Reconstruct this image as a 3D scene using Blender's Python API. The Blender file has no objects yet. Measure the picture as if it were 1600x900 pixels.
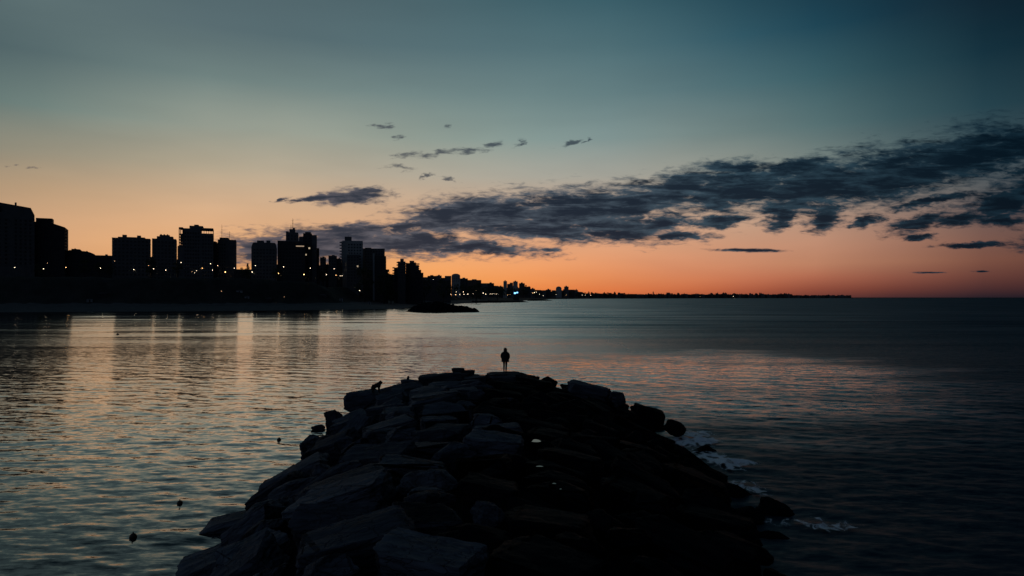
import bpy, bmesh, math, random
import numpy as np
from mathutils import Vector, Matrix, noise, Euler

random.seed(11)
S = bpy.context.scene
COL = S.collection
F = 1066.7            # focal length in photograph pixels (24 mm lens)
HC = 9.0              # camera height above the water
HZ = 465.0            # horizon row in the photograph

# ------------------------------------------------------------------ helpers
def lin(c):
    out = []
    for v in c:
        v = v / 255.0
        out.append(v / 12.92 if v <= 0.04045 else ((v + 0.055) / 1.055) ** 2.4)
    return tuple(out) + (1.0,)

def wx(px, d): return (px - 800.0) / F * d
def wz(py, d): return HC + (HZ - py) / F * d

def tag(o, label=None, cat=None, group=None, kind=None):
    if label: o["label"] = label
    if cat: o["category"] = cat
    if group: o["group"] = group
    if kind: o["kind"] = kind
    return o

def empty(name, loc, rz=0.0):
    o = bpy.data.objects.new(name, None)
    o.empty_display_size = 0.5
    o.location = loc
    o.rotation_euler = (0, 0, rz)
    COL.objects.link(o)
    return o

def mesh_obj(name, me, mat=None, parent=None):
    o = bpy.data.objects.new(name, me)
    if mat and not me.materials: me.materials.append(mat)
    COL.objects.link(o)
    if parent: o.parent = parent
    return o

class MB:
    """collects boxes, tubes and loose faces; build() links them as one mesh object"""
    def __init__(s): s.v = []; s.f = []
    def box(s, x0, x1, y0, y1, z0, z1):
        b = len(s.v)
        s.v += [(x0,y0,z0),(x1,y0,z0),(x1,y1,z0),(x0,y1,z0),(x0,y0,z1),(x1,y0,z1),(x1,y1,z1),(x0,y1,z1)]
        s.f += [(b,b+3,b+2,b+1),(b+4,b+5,b+6,b+7),(b,b+1,b+5,b+4),(b+1,b+2,b+6,b+5),(b+2,b+3,b+7,b+6),(b+3,b,b+4,b+7)]
        return s
    def prism(s, pts, z0, z1):
        """vertical prism over a ccw ground outline"""
        b = len(s.v); n = len(pts)
        s.v += [(x,y,z0) for x,y in pts] + [(x,y,z1) for x,y in pts]
        s.f.append(tuple(b+i for i in reversed(range(n)))); s.f.append(tuple(b+n+i for i in range(n)))
        for i in range(n):
            j = (i+1) % n
            s.f.append((b+i,b+j,b+n+j,b+n+i))
        return s
    def profile(s, pts, y0, y1):
        """prism along Y over an x-z outline (counter-clockwise seen from -Y)"""
        b = len(s.v); n = len(pts)
        s.v += [(x,y0,z) for x,z in pts] + [(x,y1,z) for x,z in pts]
        s.f.append(tuple(b+i for i in range(n))); s.f.append(tuple(b+n+i for i in reversed(range(n))))
        for i in range(n):
            j = (i+1) % n
            s.f.append((b+j,b+i,b+n+i,b+n+j))
        return s
    def tube(s, p, q, r0, r1=None, n=8):
        r1 = r0 if r1 is None else r1
        p, q = Vector(p), Vector(q); d = (q-p).normalized()
        a = d.orthogonal().normalized(); c = d.cross(a); b = len(s.v)
        for (o, r) in ((p,r0),(q,r1)):
            for i in range(n):
                t = 2*math.pi*i/n
                s.v.append(tuple(o + a*(r*math.cos(t)) + c*(r*math.sin(t))))
        for i in range(n):
            j = (i+1) % n
            s.f.append((b+i,b+j,b+n+j,b+n+i))
        s.f.append(tuple(b+i for i in reversed(range(n)))); s.f.append(tuple(b+n+i for i in range(n)))
        return s
    def ball(s, c, r, seg=12, ring=8, sz=1.0):
        b = len(s.v)
        for i in range(ring+1):
            th = math.pi*i/ring
            for j in range(seg):
                ph = 2*math.pi*j/seg
                s.v.append((c[0]+r*math.sin(th)*math.cos(ph), c[1]+r*math.sin(th)*math.sin(ph), c[2]+r*sz*math.cos(th)))
        for i in range(ring):
            for j in range(seg):
                k = (j+1) % seg
                s.f.append((b+i*seg+j, b+(i+1)*seg+j, b+(i+1)*seg+k, b+i*seg+k))
        return s
    def mesh(s, name):
        me = bpy.data.meshes.new(name)
        me.from_pydata(s.v, [], s.f); me.validate(); me.update()
        return me
    def build(s, name, mat=None, parent=None, smooth=False):
        me = s.mesh(name)
        if smooth: me.polygons.foreach_set("use_smooth", [True]*len(me.polygons))
        return mesh_obj(name, me, mat, parent)

# ------------------------------------------------------------------ node helpers
class NT:
    def __init__(s, tree): s.t = tree; s.n = tree.nodes; s.l = tree.links
    def new(s, typ, **kw):
        n = s.n.new(typ)
        for k, v in kw.items(): setattr(n, k, v)
        return n
    def put(s, sock, v):
        if v is None: return
        if isinstance(v, bpy.types.NodeSocket): s.l.new(v, sock)
        else: sock.default_value = v
    def math(s, op, a, b=None, c=None, clamp=False):
        n = s.new("ShaderNodeMath", operation=op, use_clamp=clamp)
        s.put(n.inputs[0], a); s.put(n.inputs[1], b)
        if c is not None: s.put(n.inputs[2], c)
        return n.outputs[0]
    def vmath(s, op, a, b=None, out=0):
        n = s.new("ShaderNodeVectorMath", operation=op)
        s.put(n.inputs[0], a)
        if b is not None: s.put(n.inputs[1], b)
        return n.outputs[out]
    def noise(s, vec, scale, detail=4, rough=0.5, dist=0.0, typ='FBM'):
        n = s.new("ShaderNodeTexNoise"); n.noise_dimensions = '3D'
        s.put(n.inputs["Vector"], vec)
        n.inputs["Scale"].default_value = scale; n.inputs["Detail"].default_value = detail
        n.inputs["Roughness"].default_value = rough; n.inputs["Distortion"].default_value = dist
        return n.outputs["Fac"]
    def mapping(s, vec, loc=(0,0,0), rot=(0,0,0), scale=(1,1,1), typ='POINT'):
        n = s.new("ShaderNodeMapping", vector_type=typ)
        s.put(n.inputs["Vector"], vec)
        n.inputs["Location"].default_value = loc; n.inputs["Rotation"].default_value = rot
        n.inputs["Scale"].default_value = scale
        return n.outputs[0]
    def ramp(s, fac, stops, interp='LINEAR'):
        n = s.new("ShaderNodeValToRGB"); cr = n.color_ramp; cr.interpolation = interp
        s.put(n.inputs[0], fac)
        while len(cr.elements) < len(stops): cr.elements.new(0.5)
        for e, (p, c) in zip(cr.elements, stops):
            e.position = p; e.color = c
        return n.outputs[0]
    def mix(s, fac, a, b, blend='MIX'):
        n = s.new("ShaderNodeMix", data_type='RGBA', blend_type=blend)
        s.put(n.inputs[0], fac); s.put(n.inputs[6], a); s.put(n.inputs[7], b)
        return n.outputs[2]
    def maprange(s, v, a, b, c=0.0, d=1.0, smooth=False):
        n = s.new("ShaderNodeMapRange", interpolation_type='SMOOTHSTEP' if smooth else 'LINEAR')
        s.put(n.inputs[0], v)
        n.inputs[1].default_value = a; n.inputs[2].default_value = b
        n.inputs[3].default_value = c; n.inputs[4].default_value = d
        return n.outputs[0]

def material(name):
    m = bpy.data.materials.new(name); m.use_nodes = True
    nt = NT(m.node_tree)
    return m, nt, m.node_tree.nodes["Principled BSDF"]

def bump(nt, p, h, strength, dist):
    b = nt.new("ShaderNodeBump"); b.inputs["Strength"].default_value = strength; b.inputs["Distance"].default_value = dist
    nt.put(b.inputs["Height"], h); nt.l.new(b.outputs[0], p.inputs["Normal"])

def rough_mat(name, c0, c1, scale, rough=0.8, bstr=0.4, bdist=0.02, coord="Object", spec=0.3, stretch=(1,1,1)):
    m, nt, p = material(name)
    co = nt.new("ShaderNodeTexCoord").outputs[coord]
    co = nt.mapping(co, scale=stretch)
    n = nt.noise(co, scale, 6, 0.6)
    col = nt.ramp(n, [(0.3, tuple(c0)+(1,)), (0.7, tuple(c1)+(1,))])
    nt.l.new(col, p.inputs["Base Color"])
    p.inputs["Roughness"].default_value = rough; p.inputs["Specular IOR Level"].default_value = spec
    n2 = nt.noise(co, scale*3.1, 8, 0.65)
    bump(nt, p, n2, bstr, bdist)
    return m

# ------------------------------------------------------------------ camera, render settings
cam = bpy.data.cameras.new("camera"); cam.lens = 24.0; cam.sensor_width = 36.0
cam.clip_start = 0.1; cam.clip_end = 120000.0; cam.shift_y = 15.0/1600.0
co = bpy.data.objects.new("camera", cam); COL.objects.link(co)
co.location = (0, 0, HC); co.rotation_euler = (math.radians(90), 0, 0)
S.camera = co
S.view_settings.view_transform = 'Standard'; S.view_settings.look = 'None'
S.view_settings.exposure = 0.0; S.view_settings.gamma = 1.0; S.view_settings.use_curve_mapping = False
S.render.engine = 'CYCLES'
S.cycles.max_bounces = 5; S.cycles.diffuse_bounces = 2; S.cycles.glossy_bounces = 3
S.cycles.use_denoising = True; S.cycles.denoiser = 'OPENIMAGEDENOISE'; S.cycles.denoising_input_passes = 'RGB_ALBEDO_NORMAL'
S.cycles.sample_clamp_indirect = 0.8
S.cycles.caustics_reflective = False; S.cycles.caustics_refractive = False

# ------------------------------------------------------------------ sky: dusk gradient with clouds, by direction only
W = bpy.data.worlds.new("World"); S.world = W; W.use_nodes = True
wt = NT(W.node_tree); bg = W.node_tree.nodes["Background"]
d = wt.vmath('NORMALIZE', wt.new("ShaderNodeTexCoord").outputs["Generated"])
sep = wt.new("ShaderNodeSeparateXYZ"); wt.l.new(d, sep.inputs[0])
X, Y, Z = sep.outputs
az = wt.math('ARCTAN2', X, Y)                       # 0 straight ahead, + to the right
el = wt.math('ARCSINE', Z)
ELMAX = math.radians(40)
elf = wt.math('DIVIDE', wt.math('MAXIMUM', el, 0.0), ELMAX)
SKY = {   # photo column: [(photo row, sRGB)]
  -500: [(464,(150,100,70)),(420,(175,125,90)),(360,(170,140,110)),(290,(140,135,118)),(200,(95,112,108)),(100,(66,90,96)),(0,(48,70,80)),(-260,(20,36,46))],
  30:   [(464,(236,160,100)),(420,(226,166,112)),(360,(212,164,122)),(300,(194,160,124)),(250,(172,156,130)),(200,(128,142,132)),(150,(102,123,120)),(65,(80,100,104)),(0,(97,117,119)),(-260,(30,50,60))],
  400:  [(464,(250,165,80)),(420,(248,172,98)),(370,(232,176,126)),(330,(222,178,138)),(280,(196,176,148)),(220,(166,168,152)),(150,(124,143,138)),(65,(88,109,114)),(0,(88,110,116)),(-260,(28,50,60))],
  880:  [(464,(226,112,52)),(452,(240,132,62)),(430,(242,152,88)),(380,(228,166,124)),(330,(204,168,140)),(270,(164,166,156)),(220,(132,152,149)),(150,(106,132,134)),(60,(76,108,116)),(0,(60,97,108)),(-260,(14,36,48))],
  1100: [(464,(168,82,52)),(452,(196,104,64)),(440,(208,120,78)),(400,(216,150,112)),(340,(202,166,138)),(280,(164,160,147)),(230,(132,147,142)),(150,(90,120,125)),(60,(58,95,107)),(0,(38,77,91)),(-260,(10,28,40))],
  1230: [(464,(120,58,46)),(452,(160,80,54)),(440,(188,102,70)),(415,(204,136,100)),(400,(206,143,109)),(340,(190,154,130)),(280,(146,148,138)),(230,(110,132,130)),(150,(73,109,115)),(60,(36,80,96)),(0,(18,58,76)),(-260,(6,20,32))],
  1570: [(464,(34,23,33)),(440,(88,50,47)),(400,(120,78,64)),(350,(110,85,79)),(280,(74,85,90)),(200,(46,74,84)),(150,(25,58,70)),(60,(11,41,55)),(0,(8,31,45)),(-260,(4,12,22))],
  2100: [(464,(16,10,20)),(400,(40,30,36)),(300,(22,32,42)),(150,(8,20,32)),(0,(5,14,24)),(-260,(3,7,14))],
}
# resample the table to common elevations and smooth it along azimuth (monotone cubic)
ks = sorted(SKY); A0 = np.array([math.atan((p-800)/F) for p in ks])
ELS = np.radians(np.array([0.02,0.7,1.5,2.6,4.0,5.6,7.5,10.0,13.0,16.5,20.0,24.0,31.0]))
tab = np.zeros((len(ks), len(ELS), 3))
for i, px in enumerate(ks):
    u = (px-800)/F
    pts = sorted((math.atan((HZ-py)/F/math.sqrt(1+u*u)), lin(c)[:3]) for py, c in SKY[px])
    for ch in range(3): tab[i,:,ch] = np.interp(ELS, [q[0] for q in pts], [q[1][ch] for q in pts])
hh = np.diff(A0); sl_ = np.diff(tab, axis=0)/hh[:,None,None]; mm = np.zeros_like(tab)
for i in range(1, len(ks)-1):
    w1, w2 = 2*hh[i]+hh[i-1], hh[i]+2*hh[i-1]
    same = sl_[i-1]*sl_[i] > 0
    mm[i] = np.where(same, (w1+w2)/np.where(same, w1/np.where(sl_[i-1]==0,1,sl_[i-1]) + w2/np.where(sl_[i]==0,1,sl_[i]), 1), 0)
mm[0], mm[-1] = sl_[0], sl_[-1]
AZS = np.linspace(A0[0], A0[-1], 20)
cols, azs = [], []
for a_ in AZS:
    i = min(len(ks)-2, max(0, int(np.searchsorted(A0, a_)-1))); t = (a_-A0[i])/hh[i]
    v = (2*t**3-3*t**2+1)*tab[i] + (t**3-2*t**2+t)*hh[i]*mm[i] + (-2*t**3+3*t**2)*tab[i+1] + (t**3-t**2)*hh[i]*mm[i+1]
    v = np.maximum(v, 0.0005)
    cols.append(wt.ramp(elf, [(float(e_/ELMAX), tuple(float(q) for q in c)+(1.0,)) for e_, c in zip(ELS, v)])); azs.append(float(a_))
sky = cols[0]
for i in range(1, len(cols)):
    sky = wt.mix(wt.maprange(az, azs[i-1], azs[i]), sky, cols[i])
# a faint uneven veil high on the left, and soft large-scale variation
veil = wt.noise(wt.mapping(d, scale=(1.2, 1.2, 6.0)), 2.2, 3, 0.5)
sky = wt.mix(wt.maprange(veil, 0.35, 0.7, 0.0, 0.16), sky, (0.03, 0.05, 0.06, 1))

hs = wt.new('ShaderNodeHueSaturation'); hs.inputs['Saturation'].default_value = 0.98; wt.l.new(sky, hs.inputs['Color']); sky = hs.outputs[0]
# clouds: flattened puffs placed by direction (tangent-plane coordinates of the view north)
ysafe = wt.math('MAXIMUM', Y, 0.05)
comb = wt.new("ShaderNodeCombineXYZ")
wt.l.new(wt.math('MULTIPLY', wt.math('DIVIDE', X, ysafe), F), comb.inputs[0])
wt.l.new(wt.math('MULTIPLY', wt.math('DIVIDE', Z, ysafe), F), comb.inputs[1])
P = comb.outputs[0]
rot = math.radians(-9)
wn = wt.new("ShaderNodeTexNoise"); wt.l.new(wt.mapping(P, rot=(0,0,rot), scale=(0.012,0.03,1)), wn.inputs["Vector"])
wn.inputs["Scale"].default_value = 1.0; wn.inputs["Detail"].default_value = 5.0; wn.inputs["Roughness"].default_value = 0.55
wv = wt.vmath('MULTIPLY', wt.vmath('SUBTRACT', wn.outputs["Color"], (0.5,0.5,0.5)), (46.0, 26.0, 0.0))
wn2 = wt.new("ShaderNodeTexNoise"); wt.l.new(wt.mapping(P, rot=(0,0,math.radians(-20)), scale=(0.05,0.11,1)), wn2.inputs["Vector"])
wn2.inputs["Scale"].default_value = 1.0; wn2.inputs["Detail"].default_value = 4.0; wn2.inputs["Roughness"].default_value = 0.6
wv2 = wt.vmath('MULTIPLY', wt.vmath('SUBTRACT', wn2.outputs["Color"], (0.5,0.5,0.5)), (46.0, 14.0, 0.0))
PW = wt.vmath('ADD', wt.vmath('ADD', P, wv), wv2)
PS = wt.vmath('ADD', wt.vmath('ADD', P, wt.vmath('MULTIPLY', wv, (0.4,0.35,0))), wt.vmath('MULTIPLY', wv2, (1.2,0.8,0)))
PT = wt.vmath('ADD', P, wt.vmath('MULTIPLY', wv2, (1.0,0.12,0)))
CL = [ # main band
 (700,338,74,26,6),(790,336,110,31,3),(900,328,120,32,5),(850,352,100,20,-5),(1000,316,110,28,10),(965,356,90,20,-6),(1062,369,58,8,0),
 (1060,292,60,22,14),(1150,297,120,32,6),(1290,290,140,38,8),(1400,272,120,40,12),(1510,244,100,38,16),(1590,226,60,26,10),
 (1152,262,56,11,2),(1035,348,42,14,14),(1130,345,48,9,5),(1250,262,60,14,6),
 (1218,342,25,14,8),(1215,330,40,8,0),(1290,342,29,15,12),(1300,328,40,8,8),(1356,346,20,10,6),
 (1440,347,52,12,12),(1500,340,50,10,5),(1437,371,26,5,4),(1520,383,68,5,2),(1575,316,70,22,8),(1455,314,80,8,12),(1560,345,50,8,0),(1590,268,24,7,8),(1640,300,80,40,8),
 # lower left bank
 (610,376,170,19,-3),(540,366,70,14,8),(470,388,130,22,2),(740,388,100,10,-3),(860,391,20,3,0),(640,352,40,10,10),(420,384,70,18,2),
 (545,308,54,10,5),(490,311,44,5,6),(440,312,16,3,15),
 # small scraps
 (690,239,44,7,8),(735,236,40,7,6),(770,227,22,7,5),(630,243,26,6,5),(625,262,30,8,-10),(665,275,14,5,20),(700,279,18,4,-10),
 (598,197,18,5,0),(622,214,14,4,0),(702,197,14,4,8),(812,224,17,6,30),(890,224,18,4,15),(916,219,9,5,30),(12,260,8,4,10),(50,262,12,3,0),
 (1165,391,58,3.0,-1),(1455,426,28,1.6,0),(1532,424,14,1.6,0),(1660,380,70,12,4)]
acc = {}
for (cx, cy, rx, ry, a) in CL:
    scrap = cy < 285 and cx < 930
    big = ry >= 9 and not scrap
    k = 1.25 if big else (1.05 if scrap else 1.05)
    v = wt.mapping(PW if big else (PS if ry > 3 else PT), loc=(cx-800, HZ-cy, 0), rot=(0,0,math.radians(a)), scale=(rx*k, ry*k, 1000.0), typ='TEXTURE')
    L = wt.vmath('LENGTH', v, out=1)
    acc[scrap] = L if scrap not in acc else wt.math('SMOOTH_MIN', acc[scrap], L, 0.25)
puff = wt.noise(wt.mapping(P, rot=(0,0,rot), scale=(0.014,0.055,1)), 1.0, 7, 0.58, 0.3)
fine = wt.noise(wt.mapping(P, rot=(0,0,math.radians(-24)), scale=(0.040,0.15,1)), 1.0, 7, 0.62, 0.5)
silk = wt.noise(wt.mapping(P, rot=(0,0,math.radians(-11)), scale=(0.010,0.085,1)), 1.0, 6, 0.6, 0.6)
def density(ac, bias, k1, k2):
    d_ = wt.math('SUBTRACT', bias, ac)
    d_ = wt.math('ADD', d_, wt.math('MULTIPLY', wt.math('SUBTRACT', puff, 0.5), k1))
    return wt.math('ADD', d_, wt.math('MULTIPLY', wt.math('SUBTRACT', fine, 0.5), k2))
dens = density(acc[False], 1.25, 1.1, 1.55)
alpha = wt.maprange(dens, -0.02, 0.72, 0.0, 1.0, smooth=True)
ahead = wt.maprange(Y, 0.25, 0.45)
alpha = wt.math('MULTIPLY', wt.math('MULTIPLY', alpha, ahead), 0.985)
tone = wt.math('ADD', dens, wt.math('MULTIPLY', wt.math('SUBTRACT', silk, 0.5), 3.4))
core = wt.maprange(tone, 0.05, 1.35, 0.0, 1.0, smooth=True)
azl = wt.maprange(az, math.atan(-0.4), math.atan(0.72))
edge_c = wt.ramp(azl, [(0.0, lin((100,92,98))),(0.35, lin((76,86,98))),(0.7, lin((46,70,84))),(1.0, lin((18,40,53)))])
core_c = wt.ramp(azl, [(0.0, lin((46,56,70))),(0.35, lin((22,37,53))),(0.7, lin((10,29,44))),(1.0, lin((3,18,30)))])
dsc = density(acc[True], 0.95, 1.5, 1.9)
asc = wt.math('MULTIPLY', wt.maprange(dsc, 0.0, 0.9, 0.0, 0.85, smooth=True), ahead)
sky = wt.mix(asc, sky, wt.mix(0.6, edge_c, core_c))
sky = wt.mix(alpha, sky, wt.mix(core, edge_c, core_c))
# night side behind the camera, dark below the horizon
front = wt.maprange(wt.math('ABSOLUTE', az), math.radians(60), math.radians(115), 1.0, 0.0, smooth=True)
sky = wt.mix(front, wt.mix(wt.maprange(X, -0.8, 0.6, 0.0, 1.0, smooth=True), lin((66,82,104)), lin((16,24,36))), sky)
sky = wt.mix(wt.maprange(el, -0.03, 0.0), lin((8,10,14)), sky)
# physical dusk sky underneath the graded colours
nish = wt.new("ShaderNodeTexSky", sky_type='NISHITA'); nish.sun_disc = False
SUN_AZ, SUN_EL = math.radians(-16), math.radians(0.6)
nish.sun_elevation = SUN_EL; nish.sun_rotation = SUN_AZ
sky = wt.mix(0.0005, sky, nish.outputs[0], 'ADD')
wt.l.new(sky, bg.inputs[0]); bg.inputs[1].default_value = 1.0
W.cycles.sampling_method = 'MANUAL'; W.cycles.sample_map_resolution = 512

sun = bpy.data.lights.new("sun", 'SUN'); sun.energy = 0.02; sun.angle = math.radians(8); sun.color = (1.0, 0.62, 0.38)
so = bpy.data.objects.new("sun", sun); COL.objects.link(so)
sd = Vector((math.sin(SUN_AZ)*math.cos(SUN_EL), math.cos(SUN_AZ)*math.cos(SUN_EL), math.sin(SUN_EL)))
so.rotation_euler = sd.to_track_quat('Z', 'Y').to_euler(); so.location = (0, 0, 60)

# ------------------------------------------------------------------ materials
M = {}
def water_material():
    m, nt, p = material("sea_water")
    pos = nt.new("ShaderNodeNewGeometry").outputs["Position"]
    p.inputs["IOR"].default_value = 1.33
    # wind patches: calm in the sheltered bay on the left, rougher towards the open sea
    sp = nt.new("ShaderNodeSeparateXYZ"); nt.l.new(pos, sp.inputs[0])
    ratio = nt.math('DIVIDE', sp.outputs[0], nt.math('MAXIMUM', sp.outputs[1], 5.0))
    nt.l.new(nt.mix(nt.maprange(ratio, -0.1, 0.25), (0.003,0.009,0.015,1), (0.006,0.026,0.042,1)), p.inputs["Base Color"])
    wind = nt.maprange(ratio, -0.35, 0.35, 0.24, 0.5, smooth=True)
    wind = nt.math('MULTIPLY', wind, nt.maprange(sp.outputs[1], 22.0, 75.0, 1.7, 1.0))
    patch = nt.noise(nt.mapping(pos, rot=(0,0,math.radians(12)), scale=(0.006, 0.028, 1)), 1.0, 4, 0.55)
    wind = nt.math('MULTIPLY', wind, nt.maprange(patch, 0.32, 0.68, 0.55, 1.25, smooth=True))
    # slick of calmer water off the head of the jetty
    sl = nt.vmath('LENGTH', nt.mapping(pos, loc=(23,77,0), rot=(0,0,math.radians(-25)), scale=(26,30,1000), typ='TEXTURE'), out=1)
    sl = nt.math('ADD', sl, nt.math('MULTIPLY', nt.math('SUBTRACT', nt.noise(nt.mapping(pos, rot=(0,0,math.radians(10)), scale=(0.035,0.10,1)), 1.0, 5, 0.6), 0.5), 1.8))
    wind = nt.math('MULTIPLY', wind, nt.maprange(sl, 0.4, 1.25, 1.25, 1.0, smooth=True))
    def slope(rot, scale, amp, detail, rough):
        n = nt.new("ShaderNodeTexNoise"); nt.l.new(nt.mapping(pos, rot=(0,0,math.radians(rot)), scale=scale), n.inputs["Vector"])
        n.inputs["Scale"].default_value = 1.0; n.inputs["Detail"].default_value = detail; n.inputs["Roughness"].default_value = rough
        n.inputs["Distortion"].default_value = 0.3
        return nt.vmath('MULTIPLY', nt.vmath('SUBTRACT', n.outputs["Color"], (0.5,0.5,0.5)), amp)
    roll = slope(-6, (0.07,0.33,1), (0.07,0.18,0), 4, 0.6)
    v = nt.vmath('ADD', slope(-10, (0.8,2.6,1), (0.35,0.8,0), 3, 0.55), slope(12, (2.2,6.0,1), (0.45,0.85,0), 3, 0.6))
    sc = nt.new("ShaderNodeVectorMath", operation='SCALE'); nt.l.new(v, sc.inputs[0]); nt.l.new(nt.math('MULTIPLY', wind, nt.maprange(sp.outputs[1], 40.0, 300.0, 1.0, 0.4, smooth=True)), sc.inputs["Scale"])
    # beyond the modelled waves the unresolved chop becomes surface roughness: choppy open sea, calmer bay
    far = nt.maprange(sp.outputs[1], 18.0, 130.0, 0.0, 1.0, smooth=True)
    chop = nt.math('MULTIPLY', nt.maprange(ratio, -0.15, 0.42, 0.10, 0.42, smooth=True), nt.maprange(patch, 0.3, 0.7, 0.88, 1.1))
    chop = nt.math('MULTIPLY', chop, nt.maprange(sl, 0.2, 1.6, 0.4, 1.0, smooth=True))
    fch = nt.math('MULTIPLY', nt.maprange(sp.outputs[1], 200.0, 650.0, 0.0, 0.06, smooth=True), nt.maprange(ratio, -0.14, 0.06, 0.0, 1.0, smooth=True))
    chop = nt.math('MINIMUM', nt.math('ADD', chop, fch), 0.66)
    near = nt.maprange(ratio, -0.2, 0.35, 0.06, 0.56, smooth=True)
    rg = nt.math('ADD', nt.math('MULTIPLY', chop, far), nt.math('MULTIPLY', nt.math('SUBTRACT', 1.0, far), near))
    rg = nt.math('MULTIPLY', rg, nt.maprange(sl, 0.2, 1.6, 0.35, 1.0, smooth=True))
    nt.l.new(rg, p.inputs["Roughness"])
    # coat sheen painted in by place: stronger in bay and slick, brightens reflected sky
    added_sheen = nt.maprange(ratio, -0.12, 0.30, 1.0, 0.0, smooth=True)
    added_sheen = nt.math('MULTIPLY', added_sheen, nt.maprange(sp.outputs[1], 21.0, 46.0, 0.3, 1.0, smooth=True))
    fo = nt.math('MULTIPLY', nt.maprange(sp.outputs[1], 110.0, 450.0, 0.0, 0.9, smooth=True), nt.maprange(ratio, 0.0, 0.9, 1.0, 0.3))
    added_sheen = nt.math('MAXIMUM', nt.math('MAXIMUM', added_sheen, fo), nt.maprange(sl, 0.2, 1.6, 0.7, 0.0, smooth=True))
    nt.l.new(added_sheen, p.inputs["Coat Weight"]); nt.l.new(rg, p.inputs["Coat Roughness"]); p.inputs["Coat IOR"].default_value = 1.7
    nrm = nt.vmath('ADD', nt.new("ShaderNodeNewGeometry").outputs["Normal"], nt.vmath('MULTIPLY', roll, (0.4,0.4,0)))
    # far off only the near faces of the wavelets are seen: lean the mean surface accordingly
    lean = nt.math('MULTIPLY', nt.maprange(sp.outputs[1], 50.0, 240.0, 0.0, 1.0, smooth=True), nt.maprange(ratio, -0.2, 0.2, -0.062, -0.135, smooth=True))
    gust = nt.noise(nt.mapping(pos, rot=(0,0,math.radians(5)), scale=(0.010, 0.06, 1)), 1.0, 7, 0.68)
    lean = nt.math('MULTIPLY', lean, nt.maprange(gust, 0.32, 0.68, 0.35, 1.65))
    cl = nt.new("ShaderNodeCombineXYZ"); nt.l.new(lean, cl.inputs[1])
    nrm = nt.vmath('ADD', nrm, cl.outputs[0])
    wn_ = nt.vmath('NORMALIZE', nt.vmath('ADD', nrm, sc.outputs[0])); nt.l.new(wn_, p.inputs["Normal"]); nt.l.new(wn_, p.inputs["Coat Normal"])
    return m
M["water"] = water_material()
M["rock"] = rough_mat("jetty_stone", (0.035,0.040,0.050), (0.14,0.15,0.172), 2.2, 0.8, 0.7, 0.05, spec=0.12, stretch=(0.7,1.6,2.0))
def cracks(m):
    nt = NT(m.node_tree); p = m.node_tree.nodes["Principled BSDF"]
    co = nt.new("ShaderNodeTexCoord").outputs["Object"]
    v = nt.new("ShaderNodeTexVoronoi", feature='DISTANCE_TO_EDGE'); v.inputs["Scale"].default_value = 2.6
    nt.l.new(nt.vmath('ADD', nt.mapping(co, scale=(1,1.8,2.2)), nt.vmath('MULTIPLY', nt.new("ShaderNodeTexNoise").outputs["Color"], (0.5,0.5,0.5))), v.inputs["Vector"])
    old = p.inputs["Normal"].links[0].from_socket
    b = nt.new("ShaderNodeBump"); b.inputs["Strength"].default_value = 0.8; b.inputs["Distance"].default_value = 0.05
    nt.l.new(nt.maprange(v.outputs["Distance"], 0.0, 0.06), b.inputs["Height"]); nt.l.new(old, b.inputs["Normal"]); nt.l.new(b.outputs[0], p.inputs["Normal"])
cracks(M["rock"])
def per_stone(m):
    nt = NT(m.node_tree); p = m.node_tree.nodes["Principled BSDF"]
    old = p.inputs["Base Color"].links[0].from_socket
    rnd = nt.new("ShaderNodeObjectInfo").outputs["Random"]
    nt.l.new(nt.mix(1.0, old, nt.ramp(rnd, [(0.0,(0.40,0.42,0.46,1)),(0.6,(0.85,0.87,0.9,1)),(1.0,(1.25,1.2,1.12,1))]), 'MULTIPLY'), p.inputs["Base Color"])
per_stone(M["rock"])
M["shade_wet_rock"] = rough_mat("shade_wet_stone", (0.003,0.0035,0.005), (0.007,0.008,0.011), 2.0, 0.7, 0.8, 0.05, spec=0.03)  # near-black copy of the jetty stone: shade put into the colour, besides wet
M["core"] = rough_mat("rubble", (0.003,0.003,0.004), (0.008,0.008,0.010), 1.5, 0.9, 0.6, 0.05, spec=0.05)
M["sand"] = rough_mat("beach_sand", (0.07,0.066,0.062), (0.11,0.105,0.10), 0.15, 0.9, 0.3, 0.1)
M["cliff"] = rough_mat("cliff_earth", (0.012,0.014,0.012), (0.04,0.04,0.035), 0.12, 0.95, 0.5, 0.4)
M["foam"] = rough_mat("sea_foam", (0.75,0.77,0.78), (0.9,0.9,0.9), 6.0, 0.9, 0.3, 0.02)
M["concrete"] = rough_mat("concrete", (0.10,0.10,0.105), (0.17,0.165,0.16), 0.3, 0.85, 0.2, 0.05)
M["pale_wall"] = rough_mat("pale_render", (0.34,0.33,0.31), (0.46,0.44,0.42), 0.3, 0.85, 0.2, 0.05)
M["brick_wall"] = rough_mat("brick_render", (0.10,0.07,0.06), (0.16,0.11,0.09), 0.5, 0.85, 0.2, 0.05)
M["dark_wall"] = rough_mat("dark_render", (0.04,0.04,0.045), (0.075,0.07,0.07), 0.3, 0.85, 0.2, 0.05)
M["trim"] = rough_mat("roof_concrete", (0.12,0.12,0.12), (0.18,0.17,0.17), 0.5, 0.9, 0.2, 0.03)
M["metal"] = rough_mat("dark_metal", (0.03,0.03,0.03), (0.05,0.05,0.05), 3.0, 0.5, 0.1, 0.01)
M["bark"] = rough_mat("bark", (0.03,0.025,0.02), (0.06,0.05,0.04), 4.0, 0.9, 0.6, 0.03)
M["leaf"] = rough_mat("leaves", (0.03,0.045,0.02), (0.06,0.085,0.035), 0.8, 0.8, 0.2, 0.02)
M["coat"] = rough_mat("coat_fabric", (0.012,0.012,0.014), (0.022,0.022,0.026), 8.0, 0.85, 0.4, 0.02)
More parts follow.
